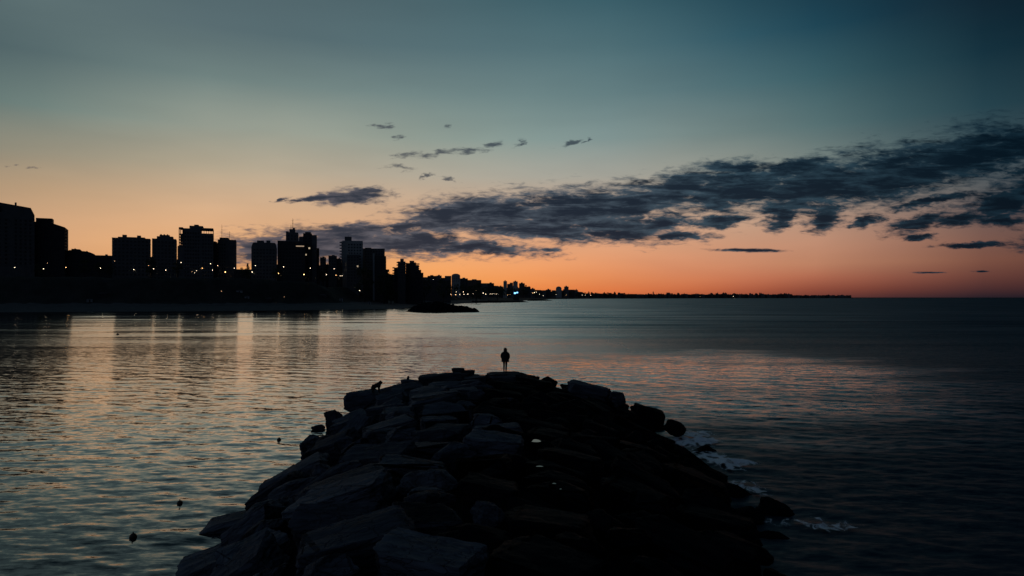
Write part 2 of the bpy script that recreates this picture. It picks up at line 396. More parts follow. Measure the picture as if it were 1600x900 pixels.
M["trousers"] = rough_mat("trouser_fabric", (0.010,0.011,0.015), (0.018,0.019,0.026), 12.0, 0.9, 0.3, 0.01)
M["skin"] = rough_mat("skin", (0.30,0.19,0.14), (0.36,0.23,0.17), 10.0, 0.6, 0.1, 0.003)
M["hair"] = rough_mat("dark_hair", (0.010,0.008,0.007), (0.022,0.017,0.013), 14.0, 0.7, 0.5, 0.01, stretch=(4,4,0.6))
M["fur"] = rough_mat("dark_fur", (0.012,0.010,0.009), (0.03,0.025,0.02), 18.0, 0.9, 0.6, 0.01)
M["buoy"] = rough_mat("buoy_plastic", (0.03,0.02,0.015), (0.05,0.03,0.02), 3.0, 0.5, 0.2, 0.01)
def plain(name, c, rough, **kw):
    m, nt, p = material(name)
    n = nt.noise(nt.new("ShaderNodeTexCoord").outputs["Object"], 1.2, 3)
    nt.l.new(nt.ramp(n, [(0.3, tuple(x*0.8 for x in c)+(1,)),(0.7, tuple(c)+(1,))]), p.inputs["Base Color"])
    p.inputs["Roughness"].default_value = rough
    for k, v in kw.items(): p.inputs[k].default_value = v
    return m
M["glass"] = plain("window_glass", (0.02,0.025,0.03), 0.08, IOR=1.5)
M["puddle"] = plain("rain_water", (0.01,0.012,0.014), 0.02, IOR=1.33)
def emit(name, c, s):
    m, nt, p = material(name)
    p.inputs["Base Color"].default_value = c + (1,)
    p.inputs["Emission Color"].default_value = c + (1,); p.inputs["Emission Strength"].default_value = s
    m.cycles.emission_sampling = 'NONE'
    return m
M["lamp_white"] = emit("lamp_white", (1.0,0.78,0.52), 7.0)
M["lamp_orange"] = emit("lamp_orange", (1.0,0.55,0.22), 8.0)
M["lamp_dim"] = emit("lamp_dim", (1.0,0.55,0.28), 3.0)
M["lamp_blue"] = emit("lamp_blue", (0.18,0.5,1.0), 3.0)
M["lamp_cyan"] = emit("lamp_cyan", (0.5,0.9,0.9), 8.0)
M["lit_window"] = emit("lit_window", (1.0,0.78,0.5), 0.5)
M["lit_strip"] = emit("lit_strip", (1.0,0.7,0.45), 0.35)

# ------------------------------------------------------------------ coast and terrain
COAST = [(-900,330,24),(-600,380,24),(-250,395,24),(0,417,24),(300,452,24),(480,490,23),(625,545,20),(645,640,19),(672,800,17),(695,960,15),(760,1150,12),(800,1600,10),(830,2400,8),(860,3800,8),(930,5500,8),(1100,8000,8),(1300,11000,9),(1500,15000,8),(1750,22000,8),(2100,30000,8)]
CP = np.array([(wx(p,dd),dd,h) for p,dd,h in COAST])
def resample(A, n):
    s = np.r_[0, np.cumsum(np.hypot(*np.diff(A[:,:2],axis=0).T))]
    t = np.unique(np.r_[np.linspace(0, s[-1], 4), s[0]+ (np.linspace(0,1,n)**3)*s[-1]])
    return np.stack([np.interp(t, s, A[:,i]) for i in range(3)], 1)
CF = resample(CP, 400)
def coast_dist(x, y):
    """signed distance inland from the waterline and the local bluff height (arrays)"""
    x = np.asarray(x, float).ravel(); y = np.asarray(y, float).ravel()
    best = np.full(x.shape, 1e12); sgn = np.zeros(x.shape); hh = np.zeros(x.shape)
    for i in range(len(CP)-1):
        a, b = CP[i,:2], CP[i+1,:2]; ab = b-a; L2 = ab@ab
        t = np.clip(((x-a[0])*ab[0]+(y-a[1])*ab[1])/L2, 0, 1)
        qx, qy = a[0]+t*ab[0], a[1]+t*ab[1]
        dd = (x-qx)**2+(y-qy)**2
        cr = ab[0]*(y-a[1])-ab[1]*(x-a[0])
        m = dd < best - 1e-9
        best = np.where(m, dd, best); sgn = np.where(m, np.sign(cr), sgn); hh = np.where(m, CP[i,2]*(1-t)+CP[i+1,2]*t, hh)
    return np.sqrt(best)*sgn, hh
def ground_z(x, y):
    dd, h = coast_dist(x, y)
    z = np.interp(dd, [-30,-8,0,14,38,46,52], [-4,-1.0,-0.05,1.2,3.0,4.6,5.4])
    up = np.clip((dd-50)/26.0, 0, 1); up = up*up*(3-2*up)
    z = z + (h-5.4)*up*(dd > 50)
    z = z + np.clip((dd-90)/900.0, 0, 1)*4.0
    return z, dd
def gz(x, y): return float(ground_z([x],[y])[0][0])

def grid_terrain(xs, ys, tag_fn):
    gx, gy = np.meshgrid(xs, ys)
    z, dd = ground_z(gx, gy)
    z = z.reshape(gx.shape); dd = dd.reshape(gx.shape)
    rng = np.random.default_rng(3)
    lump = np.zeros(gx.shape)
    for k in range(10):
        fx, fy, ph = rng.normal(0,.12), rng.normal(0,.12), rng.uniform(0,6.28)
        lump += np.sin(gx*fx+gy*fy+ph)*0.28
    z = z + lump*np.clip((dd-38)/20,0,1)*np.clip((130-dd)/60,0.25,1)
    nx, ny = len(xs), len(ys)
    V = np.stack([gx.ravel(), gy.ravel(), z.ravel()], 1)
    idx = np.arange(nx*ny).reshape(ny, nx)
    q = np.stack([idx[:-1,:-1],idx[:-1,1:],idx[1:,1:],idx[1:,:-1]], -1).reshape(-1,4)
    dq = dd.ravel()[q].mean(1)
    return V, q, dq
def sub_mesh(name, V, q, mat):
    used = np.unique(q); re = -np.ones(len(V), int); re[used] = np.arange(len(used))
    me = bpy.data.meshes.new(name); me.from_pydata(V[used].tolist(), [], re[q].tolist()); me.update()
    me.polygons.foreach_set("use_smooth", [True]*len(me.polygons))
    return mesh_obj(name, me, mat)
xs = np.r_[np.arange(-1100,-560,20), np.arange(-560,0,4.0), np.arange(0,120,10)]
ys = np.r_[np.arange(320,600,4.0), np.arange(600,1600,10.0)]
V, q, dq = grid_terrain(xs, ys, None)
tag(sub_mesh("beach", V, q[(dq > -12) & (dq < 47)], M["sand"]), kind="structure")
tag(sub_mesh("hill", V, q[(dq >= 47)], M["cliff"]), kind="structure")
# far shore as a long strip along the curving bay
sel = CF[CF[:,1] > 1500]; sel = np.vstack([CF[CF[:,1] <= 1500][-1:], sel])
tan = np.gradient(sel[:,:2], axis=0); tan /= np.linalg.norm(tan,axis=1)[:,None]
nrm = np.stack([-tan[:,1], tan[:,0]], 1)
offs = [(-20,-2),(0,0),(20,2.0),(40,4.5),(70,None),(400,None),(2500,None)]
V = []; Q = []
for i,(p,n) in enumerate(zip(sel, nrm)):
    for j,(o,zz) in enumerate(offs):
        z = zz if zz is not None else p[2]+ (2 if o > 100 else 0) + 1.5*noise.noise(Vector((p[0]*.004, p[1]*.004, o)))
        V.append((p[0]+n[0]*o, p[1]+n[1]*o, z))
k = len(offs)
for i in range(len(sel)-1):
    for j in range(k-1): Q.append((i*k+j, (i+1)*k+j, (i+1)*k+j+1, i*k+j+1))
me = bpy.data.meshes.new("far_shore"); me.from_pydata(V, [], Q); me.update()
tag(mesh_obj("far_shore", me, M["cliff"]), kind="structure")

# ------------------------------------------------------------------ sea: one sheet to the horizon with real waves near the jetty
def build_sea():
    ys = [-60.0, -20, -4]; y = 2.0
    while y < 420: ys.append(y); y += max(0.13, y*y/11500.0)
    while y < 60000: ys.append(y); y *= 1.06
    ys = np.array(ys)
    t = np.linspace(-1, 1, 620); u = np.sign(t)*(0.85*np.abs(t) + 1.0*np.abs(t)**5)
    gx = u[None,:]*(np.abs(ys)[:,None]*1.0+14); gy = np.repeat(ys[:,None], len(u), 1)
    rng = np.random.default_rng(7)
    z = np.zeros_like(gx)
    sx = np.gradient(gx, axis=1); sy = np.abs(np.gradient(gy, axis=0)); 
    calm = np.clip((gx/np.maximum(gy,8)+0.5)/0.8, 0, 1); calm = 0.30+0.16*calm
    for k in range(80):
        lam = 0.5*(3.4/0.5)**rng.random()
        th = math.radians(90-12) + rng.normal(0, 0.42)
        kx, ky = 2*math.pi/lam*math.cos(th), 2*math.pi/lam*math.sin(th)
        amp = 0.0042*lam**0.85
        fade = np.clip((lam/(2.2*np.maximum(sy, sx*abs(math.cos(th))*1.0))-0.7)/0.6, 0, 1)
        ph = rng.uniform(0, 6.283)
        w = np.sin(kx*gx+ky*gy+ph+0.7*np.sin(gx*0.11+gy*0.05+ph))
        z += amp*fade*(w - 0.25*np.cos(2*(kx*gx+ky*gy+ph)))
    z *= calm
    V = np.stack([gx.ravel(), gy.ravel(), z.ravel()], 1)
    idx = np.arange(gx.size).reshape(gx.shape)
    q = np.stack([idx[:-1,:-1],idx[:-1,1:],idx[1:,1:],idx[1:,:-1]], -1).reshape(-1,4)
    me = bpy.data.meshes.new("sea")
    me.vertices.add(len(V)); me.vertices.foreach_set("co", V.ravel())
    me.loops.add(q.size); me.loops.foreach_set("vertex_index", q.ravel().astype(np.int32))
    me.polygons.add(len(q)); me.polygons.foreach_set("loop_start", np.arange(0, q.size, 4, dtype=np.int32))
    me.polygons.foreach_set("use_smooth", np.ones(len(q), bool))
    me.update(); me.validate()
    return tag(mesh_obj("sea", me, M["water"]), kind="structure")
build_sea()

# ------------------------------------------------------------------ jetty
PX = [-15,-12.6,-11.8,-10.5,-9.0,-7.5,-4.7,-1.5,1.4,4.7,8.4,11.2,12.2,15]
PZ = [-1.6,-0.5, 0.5, 1.7,2.4,2.95,3.45,3.5,3.4,2.75,1.55,0.5,-0.3,-1.6]
def jw(y, x=0): return float(np.interp(y, [10,15,22,30,40,47], [0.62,0.70,0.84,0.90,0.96,1.0])) if x < 0 else float(np.interp(y, [10,15,22,28,35,43,50], [0.58,0.66,0.78,0.92,0.89,0.85,0.94]))
def jetty_z(x, y):
    z = float(np.interp(x/jw(y,x), PX, PZ))
    if y > 50.0:
        t = min(1.0, (y-50.0)/9.0); z = z*(1-t*t) - 1.4*t*t
    return z
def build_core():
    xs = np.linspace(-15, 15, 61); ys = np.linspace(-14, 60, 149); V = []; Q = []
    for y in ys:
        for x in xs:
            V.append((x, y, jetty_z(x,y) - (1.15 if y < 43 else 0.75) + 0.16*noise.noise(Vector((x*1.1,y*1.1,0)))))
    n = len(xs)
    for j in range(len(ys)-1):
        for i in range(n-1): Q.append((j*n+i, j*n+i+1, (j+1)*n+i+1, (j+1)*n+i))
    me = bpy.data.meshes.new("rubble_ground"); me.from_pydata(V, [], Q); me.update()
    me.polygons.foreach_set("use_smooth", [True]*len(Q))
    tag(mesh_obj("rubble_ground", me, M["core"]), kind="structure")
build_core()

def rock_mesh(seed, slab=True, mat=None):
    """unit-size quarried block: hull of jittered box corners, chipped and split along its grain"""
    r = random.Random(seed)
    bm = bmesh.new()
    pts = []
    if slab:
        for sx in (-1,1):
            for sy in (-1,1):
                for sz in (-1,1):
                    for k in range(2):
                        pts.append((sx*r.uniform(0.30,0.52), sy*r.uniform(0.28,0.52), sz*r.uniform(0.30,0.5)))
        for k in range(5): pts.append((r.choice((-1,1))*r.uniform(.42,.56), r.uniform(-.3,.3), r.uniform(-.3,.35)))
    else:
        for k in range(19):
            v = Vector((r.gauss(0,1),r.gauss(0,1),r.gauss(0,1))).normalized()
            pts.append(tuple(v*r.uniform(.42,.55)))
    for p in pts: bm.verts.new(p)
    h = bmesh.ops.convex_hull(bm, input=bm.verts)
    bmesh.ops.delete(bm, geom=[v for v in bm.verts if not v.link_faces], context='VERTS')
    bmesh.ops.dissolve_limit(bm, angle_limit=math.radians(9), verts=bm.verts, edges=bm.edges)
    bmesh.ops.bevel(bm, geom=list(bm.edges), offset=0.05, segments=1, profile=0.5, affect='EDGES', clamp_overlap=True)
    bmesh.ops.remove_doubles(bm, verts=bm.verts, dist=0.004)
    h2 = bmesh.ops.convex_hull(bm, input=bm.verts)
    bmesh.ops.delete(bm, geom=[v for v in bm.verts if not v.link_faces], context='VERTS')
    for v in bm.verts:                                   # anything a bad mitre threw outside the block
        for k_ in range(3): v.co[k_] = max(-0.57, min(0.57, v.co[k_]))
    bmesh.ops.triangulate(bm, faces=bm.faces)
    for it in range(5):
        es = [e for e in bm.edges if e.calc_length() > 0.06]
        if not es: break
        bmesh.ops.subdivide_edges(bm, edges=es, cuts=1)
        bmesh.ops.triangulate(bm, faces=bm.faces)
    bm.normal_update()
    off = Vector((seed*3.7, seed*1.3, 0))
    for v in bm.verts:
        p = v.co + off
        a = noise.noise(p*2.3)*0.07
        b = noise.noise(Vector((p.x*4, p.y*6, p.z*11)))*0.026      # layered grain along the long axis
        c = noise.noise(p*17)*0.020
        st_ = (noise.cell(Vector((p.x*1.7+0.35*noise.noise(p*3), p.y*3.1, p.z*4.3)))-0.5)*0.010   # broken steps
        v.co += v.normal*(a*0.6+b+c+st_)
    me = bpy.data.meshes.new("boulder"); bm.to_mesh(me); bm.free()
    me.polygons.foreach_set("use_smooth", [True]*len(me.polygons))
    me.set_sharp_from_angle(angle=math.radians(32))
    if mat: me.materials.append(mat)
    return me
SLABS = [rock_mesh(s, True, M["rock"]) for s in range(1,13)]
LUMPS = [rock_mesh(s, False, M["rock"]) for s in range(20,27)]
SHADE_WETS = [rock_mesh(s, s % 2 == 0, M["shade_wet_rock"]) for s in range(40,46)]

def place_rock(me, x, y, z, size, rot, label, group=None, name="boulder"):
    o = bpy.data.objects.new(name, me); COL.objects.link(o)
    o.location = (x,y,z); o.scale = size; o.rotation_euler = rot
    tag(o, label, "boulder", group or "boulders piled on the jetty")
    return o

# key boulders that make the outline: photo px, py of the centre, distance, size (m), tilt, mesh, label
KEY = [
 (566,626,46.3,(2.2,1.6,1.5),(0,0,6),SLABS[1],"flat-topped block at the left edge of the jetty with the dog on it"),
 (519,660,47.0,(1.9,1.6,1.9),(0,-18,10),LUMPS[2],"dark upright boulder jutting from the left waterline below the dog"),
 (497,668,46.6,(1.0,0.8,0.7),(0,0,30),LUMPS[4],"small rock poking out leftward over the water beside the upright boulder"),
 (490,704,39.2,(1.9,1.6,1.9),(0,-20,15),LUMPS[0],"dark boulder with a bulging side at the left waterline"),
 (455,755,31.2,(1.35,1.4,1.35),(0,10,40),LUMPS[1],"round-topped dark boulder leaning over the left waterline"),
 (421,769,30.0,(1.25,1.2,1.3),(0,-12,0),LUMPS[3],"rounded dark boulder at the left waterline under the round-topped one"),
 (408,788,29.2,(1.2,1.4,1.0),(0,0,60),LUMPS[5],"low dark boulder sitting in the water beside two rounded ones"),
 (378,822,26.9,(3.2,1.5,1.0),(0,-12,14),SLABS[4],"long tapering slab pointing left into the sea"),
 (345,893,22.6,(2.8,1.8,1.5),(0,-18,10),SLABS[6],"dark slab sliding into the sea at the bottom left corner of the jetty"),
 (963,624,47.0,(1.7,1.5,1.3),(0,0,20),LUMPS[6],"rounded boulder standing up on the right skyline of the jetty"),
 (920,612,48.5,(3.0,1.7,1.2),(0,12,-8),SLABS[2],"dark slab on the right skyline next to a rounded boulder"),
 (1052,668,43.5,(1.8,1.5,1.2),(0,10,30),SHADE_WETS[1],"wet boulder at the right waterline just above the white foam"),
 (1012,650,45.5,(2.2,1.6,1.2),(0,14,0),SHADE_WETS[0],"wet boulder in black shade on the right flank between skyline and foam"),
 (1102,716,40.0,(2.4,1.8,1.5),(0,14,10),SHADE_WETS[3],"wet boulder in black shade with the breaking foam on its seaward side"),
 (1205,800,28.8,(2.0,1.9,1.4),(0,14,30),SHADE_WETS[1],"lowest wet boulder reaching out into the dark sea at right"),
 (716,579,51.0,(0.9,0.6,0.42),(0,0,0),SLABS[7],"small stone stacked on the skyline left of the standing person"),
 (728,582,51.0,(1.3,0.6,0.36),(0,0,10),SLABS[8],"low flat stone beside the stacked stone on the skyline"),
 (638,590,48.6,(0.24,0.22,0.34),(0,0,0),LUMPS[5],"fist-like little stone standing on the skyline right of the dog"),
 (789,590,50.0,(2.6,1.8,0.9),(0,0,4),SLABS[0],"broad flat slab the standing person has their feet on"),
 (690,596,49.0,(3.2,1.7,1.2),(0,-6,6),SLABS[3],"sloping slab on the left skyline above the long row of slabs"),
 (590,770,27.0,(3.0,0.9,0.9),(6,-24,8),SLABS[9],"narrow pale slab tilted up like a ramp on the left flank"),
]
keyobjs = {}
for i,(px,py,dd,sz,rt,me,lab) in enumerate(KEY):
    keyobjs[lab] = place_rock(me, wx(px,dd), dd, wz(py,dd), sz, tuple(math.radians(a) for a in rt), lab)
keypos = [(o.location.x, o.location.y, max(o.scale)*0.42) for o in keyobjs.values() if max(o.scale) > 1.0]

ORD = ["first","second","third","fourth","fifth","sixth","seventh","eighth","ninth","tenth","eleventh","twelfth","thirteenth","fourteenth","fifteenth","sixteenth","seventeenth","eighteenth","nineteenth","twentieth","twenty-first","twenty-second","twenty-third","twenty-fourth","twenty-fifth"]
def ordn(i):
    tens = ["","","twenty","thirty","forty","fifty","sixty","seventy","eighty","ninety"]
    if i < 20: return ORD[i]
    if i >= 99: return "hundredth" if i == 99 else "hundred-and-" + ordn(i-100)
    n = i+1
    if n % 10 == 0: return {20:"twentieth",30:"thirtieth",40:"fortieth",50:"fiftieth",60:"sixtieth",70:"seventieth",80:"eightieth",90:"ninetieth"}[n]
    return tens[n//10] + "-" + ORD[n%10-1]
rows = []; y = 12.2
while y < 53: rows.append(y); y += 1.30 + 0.010*y
rr = random.Random(5)
for j, yr in enumerate(reversed(rows)):
    wj = jw(yr); x = (-11.9 + rr.uniform(0,1.0))*wj; i = 0
    vis = max(2.0, yr*0.8+1)          # what the frame can hold at this distance
    while x < 12.6*jw(yr,1):
        L = rr.uniform(1.6,3.1)
        if rr.random() < 0.14: L = rr.uniform(1.1,1.5)
        cx, cy = x+L*0.46, yr + rr.uniform(-0.45,0.45)
        x += L*1.03
        if abs(cx) > vis: continue
        if any(math.hypot(cx-a, (cy-b)*1.2) < r for a,b,r in keypos): continue
        dzdx = (jetty_z(cx+0.8,cy)-jetty_z(cx-0.8,cy))/1.6
        dzdy = (jetty_z(cx,cy+0.8)-jetty_z(cx,cy-0.8))/1.6
        th = rr.uniform(0.85,1.3) if L > 1.7 else rr.uniform(0.7,1.1)
        wid = rr.uniform(1.3,1.85) if L > 1.7 else rr.uniform(1.0,1.4)
        wet = cx/wj > rr.uniform(-2.2, 1.6)  # towards the right, stones take the copy with shade in its colour
        steep = 0.35 if cx < -5 else 0.16
        rot = (math.atan(dzdy) + rr.gauss(0,0.12), -math.atan(dzdx)*0.9 + rr.gauss(0, steep*0.5), rr.gauss(0.10 if cx < 0 else -0.06, 0.30))
        me = rr.choice(SHADE_WETS) if wet else (rr.choice(SLABS) if L > 1.7 and rr.random() < 0.70 else rr.choice(LUMPS))
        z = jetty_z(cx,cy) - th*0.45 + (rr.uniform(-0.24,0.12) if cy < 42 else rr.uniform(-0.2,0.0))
        if cx > 1.0 and cx < 13:
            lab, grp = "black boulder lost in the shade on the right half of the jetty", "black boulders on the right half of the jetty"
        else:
            kind = "long slab" if L > 3.0 else ("block" if me in SLABS and L > 2.3 else ("lumpy boulder" if me in LUMPS else "short slab"))
            where = "at the left waterline" if cx/wj < -10.5 else ("on the left flank" if cx/wj < -5 else "on the crest")
            lab = "grey %s %s, %s in the %s row below the person" % (kind, where, ordn(i), ordn(j)); grp = None
        i += 1
        place_rock(me, cx, cy, z, (L*0.99, wid*0.95, th), rot, lab, grp)
bpy.context.view_layer.update()
dg = bpy.context.evaluated_depsgraph_get()
def drop(x, y, z0=30.0):
    hit, loc, nor, *_ = S.ray_cast(dg, Vector((x,y,z0)), Vector((0,0,-1)))
    return loc.z if hit else 0.0
def look_at_pixel(px, py):
    v = Vector(((px-800)/F, 1.0, (HZ-py)/F)).normalized()
    hit, loc, nor, idx, ob, mtx = S.ray_cast(dg, Vector((0,0,HC)), v)
    return loc if hit else None

# rain puddles caught in hollows of the crest
for (px,py,w,dp,lab) in [(838,697,0.36,0.42,"pale half-round puddle shining on the dark crest"),(843,733,0.26,0.12,"thin streak of puddle below the half-round one"),
                         (866,757,0.12,0.09,"tiny puddle on the dark crest, upper of a close pair"),(876,766,0.07,0.07,"tiniest puddle speck, lower of a close pair")]:
    p = look_at_pixel(px, py)
    n = 20; top = []
    for k in range(n):
        a = 2*math.pi*k/n; r = 1+0.16*noise.noise(Vector((math.cos(a)*1.5, math.sin(a)*1.5, px)))
        yy = math.sin(a)*dp*r
        top.append((math.cos(a)*w*0.5*r, yy if yy > 0 else yy*0.25))
    mb = MB().prism(top, 0, 0.012)
    zmax = max(drop(p.x+a, p.y+b) for a,b in top)
    o = mb.build("puddle", M["puddle"]); o.location = (p.x, p.y, zmax+0.002)
    tag(o, lab, "puddle", "puddles on the jetty crest")

# ------------------------------------------------------------------ foam on the open-sea side
def foam_material():
    m, nt, p = material("sea_foam")
    p.inputs["Base Color"].default_value = (0.88,0.9,0.9,1); p.inputs["Roughness"].default_value = 0.9
    co = nt.new("ShaderNodeTexCoord").outputs["Object"]
    at = nt.new("ShaderNodeAttribute"); at.attribute_name = "cover"
    lace = nt.new("ShaderNodeTexVoronoi", feature='DISTANCE_TO_EDGE'); lace.inputs["Scale"].default_value = 1.0
    wob = nt.new("ShaderNodeTexNoise"); nt.l.new(co, wob.inputs["Vector"]); wob.inputs["Scale"].default_value = 1.6; wob.inputs["Detail"].default_value = 4
    nt.l.new(nt.vmath('ADD', nt.mapping(co, scale=(1.5,1.0,1)), nt.vmath('MULTIPLY', wob.outputs["Color"], (1.3,1.3,0))), lace.inputs["Vector"])
    n = nt.noise(co, 1.1, 6, 0.65)
    w = nt.math('SUBTRACT', 0.62, nt.math('MULTIPLY', lace.outputs["Distance"], 2.6))
    w = nt.math('ADD', w, nt.math('MULTIPLY', nt.math('SUBTRACT', n, 0.5), 2.2))
    w = nt.math('ADD', w, nt.math('SUBTRACT', nt.math('MULTIPLY', at.outputs["Fac"], 1.5), 0.95))
    a = nt.maprange(w, 0.05, 0.75, 0.0, 0.95, smooth=True)
    nt.l.new(a, p.inputs["Alpha"])
    bump(nt, p, n, 0.8, 0.15)
    return m
M["foam"] = foam_material()
def foam_patch(cx, cy, lx, ly, cover, seed, label, ang=0.0):
    st = 0.12; V = {}; Q = []; vl = []; cv = []
    ca, sa = math.cos(ang), math.sin(ang)
    def edge(x, y):
        u, w = x*ca+y*sa, -x*sa+y*ca
        return 1-math.sqrt((u/lx)**2+(w/ly)**2) + 0.35*noise.noise(Vector((x*.7+seed,y*.7,0)))
    def key(i,j):
        if (i,j) not in V:
            x, y = i*st, j*st; e = edge(x,y)
            z = 0.03 + max(0,e)*(0.30*max(0,noise.noise(Vector((x*1.1+seed,y*1.1,0))))+0.10*noise.noise(Vector((x*3.5,y*3.5,seed))))
            V[(i,j)] = len(vl); vl.append((x,y,z)); cv.append(max(0.0,min(1.0,e*1.6))*cover)
        return V[(i,j)]
    R_ = int(max(lx,ly)*1.3/st)
    for i in range(-R_,R_):
        for j in range(-R_,R_):
            if edge(i*st,j*st) > 0.02: Q.append((key(i,j),key(i+1,j),key(i+1,j+1),key(i,j+1)))
    me = bpy.data.meshes.new("foam"); me.from_pydata(vl, [], Q); me.update()
    me.attributes.new("cover", 'FLOAT', 'POINT').data.foreach_set("value", cv)
    me.polygons.foreach_set("use_smooth", [True]*len(Q))
    o = mesh_obj("foam", me, M["foam"]); o.location = (cx, cy, 0.06)
    tag(o, label, "foam", "foam along the jetty", "stuff")
foam_patch(11.5, 43.0, 2.2, 4.2, 0.92, 3.1, "white foam swirling at the right foot of the jetty", -0.35)
foam_patch(11.4, 37.5, 1.9, 3.2, 0.86, 8.4, "broken foam just below the white swirl at right", 0.3)
foam_patch(11.2, 32.0, 1.0, 2.6, 0.6, 5.4, "thin foam streaks along the dark right foot of the jetty", 0.2)
foam_patch(12.0, 26.8, 2.6, 1.2, 0.58, 12.7, "lacy foam on the dark water at the bottom right", -0.2)

# ------------------------------------------------------------------ figures
def skin_mesh(name, verts, edges, radii, root=0, sub=2):
    me = bpy.data.meshes.new(name); me.from_pydata(verts, edges, []); me.update()
    o = bpy.data.objects.new(name, me); COL.objects.link(o)
    m = o.modifiers.new("skin", 'SKIN'); m.use_smooth_shade = True
    for i, r in enumerate(radii):
        s = me.skin_vertices[0].data[i]; s.radius = r if isinstance(r, tuple) else (r,r); s.use_root = (i == root)
    s2 = o.modifiers.new("sub", 'SUBSURF'); s2.levels = sub; s2.render_levels = sub
    deps = bpy.context.evaluated_depsgraph_get()
    res = bpy.data.meshes.new_from_object(o.evaluated_get(deps))
    bpy.data.objects.remove(o); bpy.data.meshes.remove(me)
    res.name = name; res.materials.clear()
    return res
def lathe(rings, n=20):
    """rings: (z, rx, ry, cx, cy) -> closed smooth skin"""
    v = []; f = []
    for (z,rx,ry,cx,cy) in rings:
        for k in range(n):
            a = 2*math.pi*k/n; v.append((cx+rx*math.cos(a), cy+ry*math.sin(a), z))
    for i in range(len(rings)-1):
        for k in range(n):
            m = (k+1) % n; f.append((i*n+k, i*n+m, (i+1)*n+m, (i+1)*n+k))
    f.append(tuple(reversed(range(n)))); f.append(tuple((len(rings)-1)*n+k for k in range(n)))
    return v, f
def make_person(loc):
    root = empty("person", loc, math.radians(-9)); root.rotation_euler.y = math.radians(1.2)
    root.scale = (0.92,0.98,1.06)
    tag(root, "person in a bulky dark hooded coat standing on the jetty looking out to sea", "person")
    V = [(0,0,.93),(0,.0,1.08),(0,-.01,1.24),(0,-.01,1.40),(0,0,1.49),(0,.01,1.56),(0,.015,1.65),(0,.01,1.70)]
    R = [(.14,.11),(.13,.10),(.15,.11),(.14,.10),.055,.075,.09,.06]
    E = [(i,i+1) for i in range(7)]
    for s in (-1,1):
        b = len(V)
        V += [(s*.095,0,.86),(s*.09,.005,.50),(s*.085,-.01,.09),(s*.09,.10,.035)]
        R += [.085,.06,.042,.04]
        E += [(0,b),(b,b+1),(b+1,b+2),(b+2,b+3)]
        b = len(V)
        V += [(s*.18,-.01,1.40),(s*.27,-.05,1.14),(s*.22,.12,.97),(s*.20,.17,.93)]   # hands in the coat pockets
        R += [.06,.045,.034,.035]
        E += [(3,b),(b,b+1),(b+1,b+2),(b+2,b+3)]
    # face: nose and ears grow out of the head
    b = len(V); V += [(0,.112,1.63)]; R += [.018]; E += [(6,b)]
    body = mesh_obj("body", skin_mesh("body", V, E, R), M["skin"], root)
    # coat: flared, bulky, with pointed shoulder line and sleeves
    rings = [(.74,.29,.20,0,0),(.76,.31,.215,0,0),(.82,.305,.21,0,0),(.98,.30,.205,0,0),(1.12,.305,.20,0,-.01),(1.25,.30,.19,0,-.01),(1.36,.27,.17,0,-.01),(1.43,.20,.135,0,-.01),(1.49,.11,.10,0,0),(1.52,.09,.09,0,0)]
    v, f = lathe(rings, 28)
    v = [(x*(1+.04*noise.noise(Vector((x*4,y*4,z*9)))), y*(1+.05*noise.noise(Vector((x*4,y*4,z*9+3)))), z+.012*math.sin(9*math.atan2(y,x))*(z < .8)) for x,y,z in v]
    me = bpy.data.meshes.new("coat"); me.from_pydata(v, [], f); me.update(); me.polygons.foreach_set("use_smooth",[True]*len(f))
    coat = mesh_obj("coat", me, M["coat"], root)
    for s in (-1,1):
        sl = skin_mesh("sleeve", [(s*.20,-.01,1.39),(s*.29,-.04,1.25),(s*.315,-.06,1.12),(s*.29,.05,1.0),(s*.24,.13,.95)], [(0,1),(1,2),(2,3),(3,4)], [.085,.088,.08,.075,.06])
        mesh_obj("sleeve", sl, M["coat"], coat)
    hood = skin_mesh("hood", [(0,-.06,1.47),(0,-.045,1.56),(0,-.02,1.65),(0,.0,1.715)], [(0,1),(1,2),(2,3)], [(.16,.13),(.165,.15),(.15,.15),(.08,.08)])
    mesh_obj("hood", hood, M["coat"], coat)
    for s in (-1,1):
        lg = skin_mesh("trouser_leg", [(s*.09,0,.90),(s*.095,.005,.72),(s*.09,.01,.48),(s*.085,-.005,.12)], [(0,1),(1,2),(2,3)], [.105,.095,.075,.058])
        lgo = mesh_obj("trouser_leg", lg, M["trousers"], root)
        bt = skin_mesh("boot", [(s*.085,-.01,.16),(s*.085,-.02,.05),(s*.09,.09,.04),(s*.092,.16,.032)], [(0,1),(1,2),(2,3)], [.06,.055,.05,.035])
        mesh_obj("boot", bt, M["metal"], lgo)
    return root
make_person((wx(789,50.0), 50.0, drop(wx(789,50.0),50.0)))

